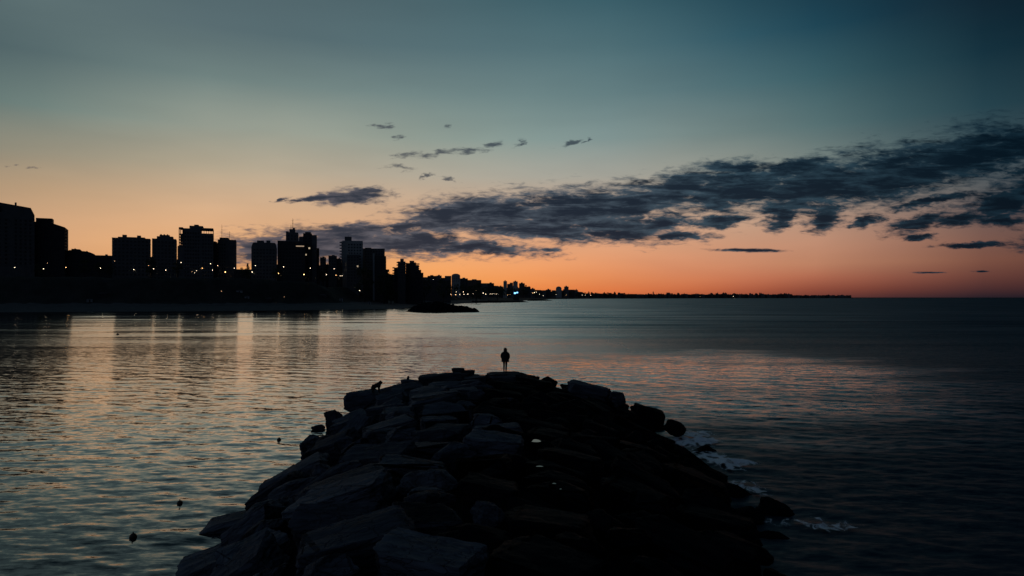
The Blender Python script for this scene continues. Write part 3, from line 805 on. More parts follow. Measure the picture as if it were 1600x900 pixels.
def make_dog(loc, s=1.0):
    root = empty("dog", loc, math.radians(20)); root.scale = (s,s,s)
    tag(root, "dark shaggy dog standing on the flat block at the left edge of the jetty", "dog")
    # x to the right is the head end; hindquarters lower on the left
    V = [(-.06,0,.42),(-.20,0,.36),(-.26,0,.33),(.08,0,.47),(.17,0,.52),(.235,0,.62),(.27,-.0,.66),(.345,-.0,.635),(.40,0,.62)]
    R = [(.12,.12),.115,.07,(.125,.125),.105,.085,.085,.05,.035]
    E = [(0,1),(1,2),(0,3),(3,4),(4,5),(5,6),(6,7),(7,8)]
    for y in (-.085,.085):
        b = len(V); V += [(-.20,y,.27),(-.15,y,.20),(-.24,y,.12),(-.225,y,.02),(-.18,y,.018)]; R += [.085,.055,.032,.03,.032]
        E += [(1,b),(b,b+1),(b+1,b+2),(b+2,b+3),(b+3,b+4)]
        b = len(V); V += [(.16,y*.9,.34),(.165,y*.9,.20),(.175,y*.9,.02),(.215,y*.9,.018)]; R += [.07,.042,.034,.034]
        E += [(4,b),(b,b+1),(b+1,b+2),(b+2,b+3)]
    b = len(V); V += [(-.31,0,.28),(-.33,0,.19)]; R += [.035,.03]; E += [(2,b),(b,b+1)]
    for y in (-.05,.05):
        b = len(V); V += [(.25,y*1.25,.735),(.25,y*1.4,.775)]; R += [.026,.01]; E += [(6,b),(b,b+1)]
    R = [tuple(q_*1.22 for q_ in r_) if isinstance(r_, tuple) else r_*1.2 for r_ in R]
    me = skin_mesh("dog_body", V, E, R)
    for v in me.vertices: v.co += v.normal*0.014*noise.noise(v.co*26)
    mesh_obj("dog_body", me, M["fur"], root)
dd = 46.0
bx = wx(588,dd)
dogz = max(drop(bx+a, dd+b) for a,b in ((-.2,-.08),(-.2,.08),(.17,-.08),(.17,.08)))
make_dog((bx, dd, dogz-0.02), 1.05)

# ------------------------------------------------------------------ floats moored in a line beside the jetty
def make_buoy(x, y, r, label):
    root = empty("buoy", (x,y,0.0)); tag(root, label, "buoy", "floats moored left of the jetty")
    v, f = lathe([(-r*.85,r*.45,r*.45,0,0),(-r*.5,r*.88,r*.88,0,0),(0,r,r,0,0),(r*.5,r*.86,r*.86,0,0),(r*.85,r*.5,r*.5,0,0),(r*.98,r*.2,r*.2,0,0)], 18)
    me = bpy.data.meshes.new("float_ball"); me.from_pydata(v,[],f); me.update(); me.polygons.foreach_set("use_smooth",[True]*len(f))
    mesh_obj("float_ball", me, M["buoy"], root)
    mb = MB().tube((0,0,r*.9),(0,0,r*1.35),r*.16); mb.build("mooring_eye", M["metal"], root)
    return root
for (px,py,dd,r,lab) in [(436,687,43.2,0.135,"dark round float nearest the upright boulders at the left waterline"),(281,786,29.9,0.125,"dark round float between two others, off the tapering slab"),
                  (208,838,25.7,0.135,"dark round float lowest in the picture, farthest left of the jetty"),(184,523,165,0.34,"tiny distant float out in the calm bay towards the beach")]:
    make_buoy(wx(px,dd), dd, r, lab)

# ------------------------------------------------------------------ buildings
winmesh = {}
def window_mesh(w, h, mat):
    k = (round(w,2), round(h,2), mat.name)
    if k not in winmesh:
        mb = MB().box(-w/2,w/2,-0.03,0.06,0,h)
        me = mb.mesh("window"); me.materials.append(mat); winmesh[k] = me
    return winmesh[k]

class Building:
    """local frame: base centre at origin, front is -Y; widths and heights read off the photograph at distance d"""
    def __init__(s, name, label, px0, px1, d, depth, cat="apartment block", group="apartment towers above the beach", turn=0.0):
        s.d = d; s.cx = (px0+px1)/2; s.x = wx(s.cx, d)
        s.base = gz(s.x, d) - 1.0
        face = -math.atan2(s.x, d)*0.9 + math.radians(turn)
        s.root = empty(name, (s.x, d, s.base), face)
        tag(s.root, label, cat, group); s.depth = depth; s.k = d/F; s.kx = s.k*math.cos(math.atan2(s.x, d)*0.9)
    def X(s, px): return (px - s.cx)*s.kx
    def Zp(s, py): return wz(py, s.d) - s.base
    def body(s, px0, px1, ytop, mat, y0=0.0, y1=None, floor=3.0, name="wall", bands=True, chamfer=0.0):
        """wall volume with floor slabs standing slightly proud"""
        y1 = s.depth if y1 is None else y1
        x0, x1, z = s.X(px0), s.X(px1), s.Zp(ytop)
        mb = MB()
        if chamfer:
            c = chamfer*s.k
            mb.profile([(x0,-2),(x1,-2),(x1,z-c*1.4),(x1-c,z),(x0+c,z),(x0,z-c*1.4)], y0, y1)
        else: mb.box(x0,x1,y0,y1,-2,z)
        if bands:
            t = z - floor
            while t > 6:
                mb.box(x0-0.12,x1+0.12,y0-0.14,y1+0.1,t-0.16,t+0.16); t -= floor
        mb.build(name, mat, s.root)
        return x0, x1, z
    def windows(s, px0, px1, ytop, n, mat=None, y0=0.0, floor=3.0, rows=None, w=1.5, lit=()):
        x0, x1, z = s.X(px0), s.X(px1), s.Zp(ytop)
        rows = rows or max(1,int((z-9)/floor)); rows = min(rows, max(1, int(96/n)))
        step = (x1-x0)/n
        for r in range(rows):
            for c in range(n):
                k = (r,c) in lit
                o = mesh_obj("window", window_mesh(min(w,step*.62), 1.5, M["lit_window"] if k else (mat or M["glass"])), None, s.root)
                o.location = (x0+step*(c+.5), y0-0.002, z-floor*(r+1)+0.85)
    def block(s, name, px0, px1, ytop, ybot, mat=None, y0=3.0, y1=9.0):
        mb = MB().box(s.X(px0),s.X(px1),y0,y1,s.Zp(ybot)+0.004,s.Zp(ytop)); return mb.build(name, mat or M["trim"], s.root)
    def parapet(s, px0, px1, ytop, h=1.0, y0=0.0, y1=None):
        y1 = s.depth if y1 is None else y1
        x0,x1,z = s.X(px0)-0.15,s.X(px1)+0.15,s.Zp(ytop)+0.003; t = .3
        mb = MB(); mb.box(x0,x1,y0-.15,y0+t,z,z+h); mb.box(x0,x1,y1-t,y1+.15,z,z+h); mb.box(x0,x0+t,y0+t+.002,y1-t-.002,z,z+h); mb.box(x1-t,x1,y0+t+.002,y1-t-.002,z,z+h)
        mb.build("parapet", M["trim"], s.root)
    def mast(s, px, ytop, ybot, y=5.0, r=0.10, arms=True):
        x = s.X(px); z0, z1 = s.Zp(ybot), s.Zp(ytop)
        mb = MB().tube((x,y,z0),(x,y,z1),r*1.6,r*.8,6)
        if arms:
            for t in (.45,.62,.8): mb.tube((x-.9,y,z0+(z1-z0)*t),(x+.9,y,z0+(z1-z0)*t),r*.5,n=5)
        mb.build("antenna", M["metal"], s.root)
    def balcony(s, px0, px1, z, y0, y1, rail=True):
        x0,x1 = s.X(px0), s.X(px1)
        mb = MB().box(x0,x1,y0,y1,z-.12,z+.12)
        if rail: mb.box(x0,x1,y0,y0+.12,z+.124,z+1.0)
        mb.build("balcony", M["trim"], s.root)

FL = 3.0
# A: big tower cut by the left frame edge
b = Building("apartment_tower", "tall dark apartment tower cut off by the left photo edge, chimney on its roof", -60, 53, 520, 30, turn=4)
mb = MB(); zt = b.Zp(316)
mb.profile([(b.X(-60),-2),(b.X(53),-2),(b.X(53),b.Zp(333)),(b.X(47),b.Zp(321.5)),(b.X(0),zt),(b.X(-60),b.Zp(310))],0,28)
for i in range(1,14): mb.box(b.X(-60)-.1,b.X(53)+.12,-.14,28.1,b.Zp(334)-i*FL-.16,b.Zp(334)-i*FL+.16)
mb.build("wall", M["concrete"], b.root)
b.windows(-58,14,340,7,rows=12); b.windows(20,50,340,4,rows=12,w=1.3)
b.block("chimney",22.5,25.5,313,320,M["trim"],6,8)
b.block("recessed_storey",-2,2,322,331,M["glass"],-.2,1)
# B: tower behind with stub balconies on its right side
b = Building("apartment_tower", "dark tower with a stack of stub balconies on its right side and raised roof box", 50, 101, 545, 26, turn=-3)
b.body(50,80,347,M["dark_wall"]); mb = MB()
mb.profile([(b.X(80),-2),(b.X(100.6),-2),(b.X(100.6),b.Zp(354)),(b.X(80),b.Zp(348))],0,26)
mb.build("side_wall", M["dark_wall"], b.root)
b.block("lift_housing",55,80,340,347,M["dark_wall"],6,16)
for i in range(8): b.balcony(100.7,103,b.Zp(360+i*5.1),4,10)
b.windows(53,79,350,5,rows=14)
# C: low houses
b = Building("low_building", "low dark building with a humped stepped roof right of the stub-balcony tower", 99, 150, 560, 22, "low building", "low buildings on the bluff")
mb = MB(); P_ = [(99,395),(104,393.5),(109,391),(112,391),(112,389),(125,389.5),(128,392),(135,392.5),(141,394),(147,396.5),(150,399.5)]
mb.profile([(b.X(99),-2),(b.X(150),-2)]+[(b.X(p),b.Zp(q_)) for p,q_ in reversed(P_)],0,22); mb.build("wall", M["dark_wall"], b.root)
b.windows(104,146,401,6,rows=3); b.block("roof_vent",134,136,391.5,393,M["trim"]); b.block("chimney",116,118,388,389.5,M["trim"])
b = Building("low_building", "low flat-roofed block with a small chimney left of the wide twin-tank block", 148, 178, 565, 20, "low building", "low buildings on the bluff")
b.body(148,178,400,M["dark_wall"]); b.parapet(148,178,400,.5); b.block("chimney",164,167.5,397,399,M["trim"]); b.windows(150,176,402,5,rows=3)
# D
b = Building("apartment_block", "wide apartment block with two square roof tanks", 176, 234, 560, 18)
b.body(176,234,373,M["concrete"]); b.parapet(176,234,373,.5); b.block("penthouse",184.5,226,370,372.9,M["concrete"],3,15)
b.block("roof_tank",191,197.5,366.5,370,None,4,9); b.block("roof_tank",213.5,219.5,367,370,None,4,9); b.windows(178,232,375,9,rows=10)
# E
b = Building("apartment_block", "narrow block with a stepped crenellated roof between two wider blocks", 238, 275, 572, 18)
b.body(238,275,373,M["concrete"]); b.block("penthouse",245,270,369,373,M["concrete"],2,15); b.block("lift_housing",249,264.5,366.5,369,None,4,12)
for p in (250,255,260): b.block("roof_tank",p,p+2.2,365.2,366.5,None,5,8)
b.windows(240,273,376,6,rows=12)
# F: tallest with open top frame
b = Building("apartment_tower", "tallest tower of the left group with open sky showing through its roof terrace frames", 279, 334, 580, 20)
b.body(286.5,313.5,357,M["concrete"],.5,19.5); b.body(313.4,333,364.2,M["concrete"],.3,19.8); b.body(280,286.6,385,M["concrete"],.6,19.4,name="corner_wall"); b.body(278,281,384.5,M["dark_wall"],2,18,name="lower_wing")
mb = MB(); mb.box(b.X(313.6),b.X(333),0,20,b.Zp(357.6),b.Zp(355.8))
for p in (315,318.6,322.2,325.8,329.4,332.5): mb.box(b.X(p)-.16,b.X(p)+.16,.3,.7,b.Zp(364.2),b.Zp(357.6)); 
mb.box(b.X(332.3),b.X(333),19,19.6,b.Zp(364.2),b.Zp(357.6)); mb.build("terrace_frame", M["concrete"], b.root)
mb = MB(); mb.box(b.X(280),b.X(286.4),0,20,b.Zp(357),b.Zp(355.8)); mb.box(b.X(280),b.X(281.2),0,1,b.Zp(385),b.Zp(357)); mb.box(b.X(280),b.X(281.2),19,20,b.Zp(385),b.Zp(357)); mb.box(b.X(285.4),b.X(286.4),0,20,b.Zp(385),b.Zp(357))
mb.build("balcony_frame", M["concrete"], b.root)
for i in range(5): mb = MB().box(b.X(281.25),b.X(285.35),.1,19.9,b.Zp(366.5+i*4.4)-.45,b.Zp(366.5+i*4.4)+.45); mb.build("balcony", M["trim"], b.root)
b.block("penthouse",296,317,352.5,357,M["concrete"],2,17); b.block("lift_housing",303,310,350.3,352.5,None,4,12)
b.windows(288,312,362,6,rows=14,y0=.5); b.windows(315,332,367,4,rows=13,y0=.3)
b = Building("apartment_block", "narrow lower wing against the right side of the tallest left tower", 334, 340, 592, 14)
b.body(333.6,339.2,378,M["dark_wall"]); b.block("roof_tank",334,337,376.8,378,None,2,6)
for i in range(5): b.balcony(338.6,340.4,b.Zp(386+i*6),1,6)
# G
b = Building("office_tower", "plain blank-sided slab tower with two thin aerials", 340, 368, 600, 20)
b.body(340.5,368.5,374.5,M["concrete"],bands=False); b.block("penthouse",343,357,371,374.5,M["concrete"],2,17); b.block("roof_slab",349,357.5,371.2,372.6,None,17.1,19.5)
b.mast(346.3,350,371); b.mast(357.3,358,371.5,18); b.windows(342,353,380,3,rows=12)
b = Building("low_building", "long low flat building in the bright gap beside a pointed tree", 366, 396, 600, 20, "low building", "low buildings on the bluff")
b.body(366,396,421.5,M["dark_wall"]); b.parapet(366,396,421.5,.4); b.windows(368,394,423,6,rows=1)
# H
b = Building("apartment_block", "chunky block with cut corners and stepped roof tanks right of the bright gap", 393, 432, 600, 20)
b.body(393,432,386,M["concrete"]); mb = MB()
mb.profile([(b.X(393.2),b.Zp(386)+.01),(b.X(431.8),b.Zp(386)+.01),(b.X(431),b.Zp(381)),(b.X(429),b.Zp(379)),(b.X(396.5),b.Zp(379)),(b.X(394.6),b.Zp(381))],.3,19.7); mb.build("attic_wall", M["concrete"], b.root)
b.block("roof_tank",401.5,412,375.5,379,None,3,12); b.block("roof_tank",416,422,375.2,379,None,3,9); b.block("roof_parapet",410,430,378,379,None,13,15); b.windows(395,430,388,7,rows=9)
# I wide dark block in front
b = Building("office_block", "broad dark block before the radio-mast tower with a lit strip near its roof", 434, 477, 610, 22)
b.body(434,477,377.5,M["dark_wall"]); b.parapet(434,470,377.5,.7); b.block("lit_sign_strip",462.5,475,383.6,385.2,M["lit_strip"],-.35,-.15); b.windows(436,475,387,8,rows=9)
# tower with mast
b = Building("office_tower", "slim tower with a tall radio mast rising behind the broad dark block", 446, 466, 650, 18)
b.body(446.8,465.8,363,M["concrete"]); b.block("lift_housing",452,461,357.5,363,None,3,13); b.block("roof_tank",457,460.5,355.2,357.5,None,4,8); b.block("roof_parapet",446.8,451,361.5,363,None,1,4)
b.mast(457.2,340,355.2,6,.16); b.mast(454.3,350,357.5,6); b.windows(448,464,366,3,rows=5)
# J
b = Building("apartment_tower", "paired-shaft tower with a raised middle just right of the mast tower", 467, 498, 625, 18)
b.body(467.2,473.5,369.5,M["concrete"],2,17,name="side_wall"); b.body(473.6,487,364.5,M["dark_wall"],.5,18); b.body(487.1,494.6,367,M["concrete"],0,17,name="side_wall")
b.block("lift_housing",476.5,485.3,361.8,364.5,None,4,14); b.body(494.7,498.4,387,M["dark_wall"],3,15,name="lower_wing"); b.windows(475,486,370,2,rows=14,y0=.5,lit=((3,1),(5,0)))
# K small ones
for (a0,a1,yt,d_,lab) in [(500,509,402,690,"small narrow block right of the paired tower, left of two"),(509.5,513,413,700,"tiny infill block in the dip right of the paired tower"),(513.2,526,399.5,690,"small flat-topped block left of the round-balcony tower"),(526,533,404,700,"low shoulder block touching the round-balcony tower")]:
    b = Building("apartment_block", lab, a0, a1, d_, 14); b.body(a0,a1,yt,M["concrete"]); b.block("roof_tank",a0+(a1-a0)*.4,a0+(a1-a0)*.75,yt-1.4,yt,None,3,8); b.windows(a0+.5,a1-.5,yt+2,max(1,int((a1-a0)/4)),rows=7)
# L round-balcony tower
b = Building("apartment_tower", "pale tower with rounded stacked balconies on its left corner", 530, 567, 705, 20)
b.body(535,566.8,376,M["pale_wall"],.5,19); b.block("lift_housing",538.5,549,369.5,376,M["concrete"],3,14); b.mast(544,366.5,369.5,6,.1,False)
for i in range(9):
    z = b.Zp(378.5+i*4.6); cx_, cy_ = b.X(536.5), 4.0; r = 4.0
    pts = [(cx_+r*math.cos(t), cy_+r*math.sin(t)) for t in [2*math.pi*k/20 for k in range(20)]]
    MB().prism(pts, z-.55, z+.55).build("balcony", M["pale_wall"], b.root)
b.body(533.6,539.5,377,M["brick_wall"],1.5,7,bands=False,name="corner_wall"); b.windows(543,565,380,5,rows=10,y0=.5)
b = Building("apartment_block", "mid-height block with a pale roof rim in front of the round-balcony tower", 542, 562, 690, 12)
b.body(542.2,561.5,398,M["concrete"]); 
MB().box(b.X(542),b.X(561.8),-.2,12,b.Zp(398)+.004,b.Zp(396.6)).build("roof_rim", M["pale_wall"], b.root)
MB().box(b.X(542),b.X(544),-.2,12,b.Zp(396.6)+.003,b.Zp(394.5)).build("roof_post", M["pale_wall"], b.root); MB().box(b.X(559.8),b.X(561.8),-.2,12,b.Zp(396.6)+.003,b.Zp(394.5)).build("roof_post", M["pale_wall"], b.root)
b.windows(543,561,400,4,rows=9,lit=((3,3),))
# M
b = Building("apartment_block", "wide block behind with a long flat roof right of the round-balcony tower", 567, 601, 735, 18)
b.body(567,601,389,M["concrete"]); b.parapet(567,601,389,.5); b.block("penthouse",570,580,386.8,389,M["concrete"],3,14); b.windows(569,599,391,7,rows=6)
b = Building("apartment_block", "dark front block with a pale pillar on its left corner", 582, 604, 715, 14)
b.body(585.5,603.2,400,M["dark_wall"]); MB().box(b.X(582.6),b.X(585.2),-.2,12,-2,b.Zp(396)).build("corner_pillar", M["pale_wall"], b.root); b.windows(587,602,403,4,rows=7)
for i in range(5): b.balcony(572,582.5,b.Zp(404+i*4.3),-.5,3)
b = Building("low_building", "low dark building with an overhanging top at the foot of the pale-pillar block", 600, 610, 720, 12, "low building", "low buildings on the bluff")
b.body(602,606.2,424,M["dark_wall"]); b.block("roof_slab",601,608,421,424,M["dark_wall"],-.5,11)
# N stepped cluster
b = Building("apartment_tower", "stepped tower with zigzag balconies on its left side, standing alone", 613, 634, 770, 16)
b.body(621.5,633.5,408.5,M["concrete"]); b.block("lift_housing",625.2,630.8,404,408.5,None,3,12); b.body(615.5,621.4,418,M["dark_wall"],1,14,name="lower_wing")
for i in range(6): b.balcony(619.6,622.4,b.Zp(410.5+i*4.2),-.4,4)
for i in range(5): b.balcony(613.2,617,b.Zp(419+i*4.2),-.2,4)
for i in range(4): b.balcony(630.5,636.5,b.Zp(412+i*4.2),-.8,3)
b.mast(628,401.6,404,5,.1,False); b.windows(623,633,411,3,rows=6)
b = Building("apartment_block", "stair-stepped block descending to the right beside the zigzag tower", 634, 662, 785, 18)
for (a0,a1,yt,n_) in [(634,640,411,"wall"),(640.1,650,410,"wall"),(650.1,654.4,414,"lower_wing"),(654.5,658,421.5,"lower_wing"),(658.1,661.5,426,"lower_wing")]: b.body(a0,a1,yt,M["dark_wall"],name=n_)
b.block("roof_tank",639.8,647,407.2,410,None,3,10)
for i in range(4): b.balcony(650,655.5-i*.2,b.Zp(413+i*3.6),-.6,3)
b.windows(641,650,413,3,rows=5)
# O..Q along the receding front
SM = [(661,668,433,860,0,"concrete"),(668,682,431,880,1,"dark_wall"),(682,690,430.5,890,1,"concrete"),(690,695,434,960,0,"dark_wall"),(695,705,431,1000,0,"concrete"),(705.5,719,429.5,980,2,"pale_wall"),(719,731,435,1080,1,"dark_wall"),(731,752,437.5,1120,1,"brick_wall"),(752,762,442.5,1250,0,"concrete"),(762,772,442.5,1300,1,"dark_wall"),(771,779,446.5,1450,0,"concrete"),
      (786.6,792.2,439.2,2000,1,"pale_wall"),(792.5,797,443.5,2050,0,"dark_wall"),(796.5,801.5,441.6,2100,0,"concrete"),(801.8,809,439.8,2150,1,"pale_wall"),(811,820,442.6,2300,1,"brick_wall"),(820,829,448,2500,0,"dark_wall"),(779,786,447.5,1700,1,"dark_wall"),(829,836,451,2900,1,"concrete"),(836,845,453,3300,0,"dark_wall"),
      (845,853,453.5,3700,0,"concrete"),(853,861,452.5,4000,1,"dark_wall"),(862,868,453.5,4300,0,"concrete"),(868.5,877.5,449.5,4400,2,"pale_wall"),(878,881,453.5,4600,0,"dark_wall"),(881.5,888.5,447.8,4600,1,"concrete"),(889,898,452.5,4800,0,"dark_wall"),(898,903,453,5000,1,"concrete"),(903,909,456,5200,0,"dark_wall")]
DESC = ["low-shouldered block squeezed beside the stair-stepped one","dark block with a roof box right of the stair-stepped block","grey block with a tank on top, touching a dark one","short dark block filling a gap before the round-topped tower","grey slab leaning on the left of the round-topped tower","pale round-topped tower dominating the receding seafront","dark block right of the pale round-topped tower","long brick-coloured block trailing off right of the round-topped tower","low grey block at the end of the brick-coloured one","dark block with roof box past the brick-coloured row","low grey block at the dip of the skyline",
  "slim pale tower, leftmost of the distant four","dark filler block between the distant pale towers","grey tower second among the distant four","broad pale tower in the middle of the distant four","brick-coloured tower, rightmost of the distant four","dark block sloping down right of the distant four","low dark block left of the distant four","low grey block above the blue light","dark low block beside the bright floodlight","grey low block past the floodlight","dark low block near the tip of the breakwater","small grey block left of a rounded far tower","far rounded pale tower on the distant point","slit-like dark block between two far towers","far square tower highest on the distant point","dark far block right of the highest far tower","grey far block at the end of the distant point","last low dark block before the open far shore"]
def behind_shore(px, d_, gap=70.0):
    ds = np.r_[np.arange(400,1600,8), np.arange(1600,14000,40)]; g, dd = ground_z((px-800)/F*ds, ds)
    ok = ds[(dd > gap)]
    return max(d_, float(ok[0])) if len(ok) else d_
for i,(a0,a1,yt,d_,top,mt) in enumerate(SM):
    d_ = behind_shore((a0+a1)/2, d_)
    b = Building("seafront_block", DESC[i], a0, a1, d_, max(12,(a1-a0)*d_/F*.8), group="blocks along the receding seafront")
    b.body(a0,a1,yt+(1.5 if top == 2 else 0),M[mt],floor=3.2 if d_ < 1500 else 8,bands=d_ < 2600)
    w_ = a1-a0
    if top == 1: b.block("roof_tank",a0+w_*.3,a0+w_*.65,yt-1.3,yt,None,2,8)
    if top == 2: 
        mb = MB(); x0,x1,z0,z1 = b.X(a0),b.X(a1),b.Zp(yt+1.5)+.005,b.Zp(yt-2)
        mb.profile([(x0,z0),(x1,z0)]+[(x0+(x1-x0)*(.5+.5*math.cos(t)), z0+(z1-z0)*math.sin(t)) for t in [math.pi*k/10 for k in range(1,10)]],0.2,b.depth-.2); mb.build("roof", M[mt], b.root)
    if d_ < 1500: b.windows(a0+.5,a1-.5,yt+2,max(1,int(w_/3)),rows=4,w=1.8)

for (a0,a1,yt,d_,lab) in [(230,242,402,640,"dark low roof filling the slot right of the wide twin-tank block"),(271,283,406,640,"dark low roof filling the slot left of the tallest left tower"),(429,438,414,680,"dark low roof in the slot between chunky block and broad dark block"),
    (494,503,415,740,"dark low roof in the slot right of the paired tower"),(523,537,412,760,"dark low roof behind the shoulder block by the round-balcony tower"),(600,617,429,830,"dark low roof behind the overhanging low building"),(630,637,428,850,"dark low roof behind the zigzag tower"),(655,704,438,1020,"long dark roof line behind the stair-stepped block")]:
    b = Building("low_building", lab, a0, a1, d_, 14, "low building", "low buildings on the bluff")
    b.body(a0,a1,yt,M["dark_wall"]); b.parapet(a0,a1,yt,.4); b.block("roof_tank",a0+(a1-a0)*.3,a0+(a1-a0)*.5,yt-1.2,yt-.2,None,3,7)
# far skyline beyond the point: single small blocks and trees on the low shore
fr = random.Random(9)
HI = {914:456,921:455,928:456,946:455,952:454,966:457,976:456.5,1020:455,1044:457,1070:458,1121:457,1133:457,1088:458}
px = 752.0; k = 0; unit = MB().box(-.5,.5,0,1,0,1).mesh("far_block")
far_mats = [M["dark_wall"], M["concrete"], M["brick_wall"]]
fmeshes = []
for mt in far_mats:
    for kk in range(3):
        mb = MB().box(-.5,.5,0,1,0,.86+.0*kk)
        if kk: mb.box(-.2-.1*kk,.1+.05*kk,.2,.8,.862,1.0)
        me = mb.mesh("far_block"); me.materials.append(mt); fmeshes.append(me)
while px < 1330:
    w_ = fr.uniform(2.0,6.0) if px < 1000 else fr.uniform(1.5,5.0)
    yt = 459.8-abs(fr.gauss(0,1.2)) if px < 1235 else fr.uniform(460.2,461.6)
    near = min(HI, key=lambda q_: abs(q_-(px+w_/2)))
    if abs(near-(px+w_/2)) < w_/2: yt = HI[near]
    if px < 960:
        yt = float(np.interp(px+w_/2,[752,770,783,800,812,822,832,848,862,872,886,898,910,930,960],[444.5,445.5,449,446,445,447,451,454,455,453.5,453,455,457,457,458]))+fr.gauss(0,1.1)
    i0 = int(np.argmin(np.abs(np.array([wx(0,1)*0+800+c[0]/c[1]*F for c in CF if c[1] > 3000])-px)))
    c = [c for c in CF if c[1] > 3000][i0]; d_ = c[1]+90+fr.uniform(0,160)
    if px < 960: d_ = behind_shore(px+w_/2, 900, 170)
    o = mesh_obj("far_block", fr.choice(fmeshes)); h_ = wz(yt,d_)-5
    o.location = (wx(px+w_/2,d_), d_, 5.0); o.scale = (w_*d_/F, min(40, w_*d_/F*1.5), h_); o.rotation_euler = (0,0,-math.atan2(o.location.x,d_))
    tag(o, "tiny %s block on the far shore, %s along the skyline right of the brick-coloured block" % ("wide" if w_ > 3.6 else "narrow", ordn(k)), "far building", "tiny blocks on the far shore")
    k += 1; px += w_*fr.uniform(.6,1.0)

# ------------------------------------------------------------------ trees
def tree_meshes(seed, shape):
    r = random.Random(seed); v = []; f = []
    tr = MB(); tr.tube((0,0,-.5),(0,0,.45),.035,.02,7)
    for k in range(6):
        a = r.uniform(0,6.28); z = r.uniform(.25,.5)
        tr.tube((0,0,z),(math.cos(a)*.22,math.sin(a)*.22,z+.22),.014,.006,5)
    clumps = []
    if shape == "round":
        for k in range(22):
            a, z = r.uniform(0,6.28), r.uniform(.36,.95); rad = .36*math.sqrt(max(.05,1-((z-.62)/.42)**2))*r.uniform(.3,1)
            clumps.append((math.cos(a)*rad, math.sin(a)*rad, z, r.uniform(.07,.15)))
    else:
        for k in range(26):
            z = .18+.8*k/26; a = r.uniform(0,6.28); rad = .30*(1-((z-.18)/.86))*r.uniform(.3,1)
            clumps.append((math.cos(a)*rad, math.sin(a)*rad, z, .05+.09*(1-z)))
    for (cx,cy,cz,cr) in clumps:
        for k in range(42):
            d_ = Vector((r.gauss(0,1),r.gauss(0,1),r.gauss(0,.8))).normalized()*cr*r.uniform(.5,1.1)
            p = Vector((cx,cy,cz))+d_; n = Vector((r.gauss(0,1),r.gauss(0,1),r.gauss(0,1))).normalized()
            t = n.orthogonal().normalized(); u = n.cross(t); s_ = r.uniform(.018,.034); b_ = len(v)
            v += [tuple(p+t*s_),tuple(p+u*s_*.6),tuple(p-t*s_),tuple(p-u*s_*.6)]; f.append((b_,b_+1,b_+2,b_+3))
    c = bpy.data.meshes.new("crown"); c.from_pydata(v,[],f); c.update(); c.materials.append(M["leaf"])
    tm = tr.mesh("trunk"); tm.materials.append(M["bark"])
    return tm, c
TM = {"round":[tree_meshes(s,"round") for s in (1,2,3)], "cone":[tree_meshes(s,"cone") for s in (4,5)]}
TREES = [(387,411,585,"cone",3.2,"pointed dark conifer in the bright gap beside the chunky block"),(380,418,585,"round",2,"small bushy tree left of the pointed conifer"),
 (132,405,540,"round",1,"round tree in front of the humped low building"),(156,409,545,"round",1,"round tree before the flat-roofed block with the chimney"),(172,412,545,"round",1,"round tree at the left foot of the wide twin-tank block"),
 (236,405,562,"round",1,"tree in the slot between the twin-tank block and the crenellated block"),(277,410,565,"round",1,"tree in the slot left of the tallest left tower"),(600,426,690,"round",1,"bushy tree by the overhanging low building"),
 (611,428,700,"cone",1,"small conifer left of the zigzag tower"),(663,436,830,"round",1,"bushy tree at the end of the stair-stepped block"),(693,437,900,"round",1,"tree below the slab by the round-topped tower"),
 (744,443,1050,"round",1,"tree in front of the brick-coloured block"),(777,447,1300,"round",1,"tree at the dip of the skyline"),(505,418,640,"round",1,"tree in front of the small narrow block"),(570,420,660,"round",1,"tree under the long flat roof"),(430,418,575,"round",1,"tree at the right foot of the chunky block"),(60,412,510,"round",1,"tree in front of the stub-balcony tower")]
tr_ = random.Random(4); k = 0
for px in np.arange(664, 960, 7.3):
    px = float(px+tr_.uniform(-3,3)); base_y = np.interp(px,[660,700,760,830,900,960],[446,448,452,456,458.5,460])
    TREES.append((px, float(base_y-tr_.uniform(1,4.5)*np.interp(px,[660,960],[1.6,.6])), behind_shore(px, 800, 62), "round", 1, "small dark tree top among the distant seafront blocks, %s from the beach end" % ordn(k))); k += 1
for i,(px,py,d_,sh,_,lab) in enumerate(TREES):
    x = wx(px,d_); z0 = gz(x,d_)-.2; h_ = max(3.0, wz(py,d_)-z0)
    root = empty("conifer" if sh == "cone" else "tree", (x,d_,z0), i*1.3)
    tag(root, lab, "tree", "trees on the bluff")
    tm, cm = TM[sh][i % len(TM[sh])]
    for nm, me in (("trunk",tm),("crown",cm)):
        o = mesh_obj(nm, me, None, root); o.scale = (h_*.8,h_*.8,h_) if sh == "round" else (h_*.7,h_*.7,h_)

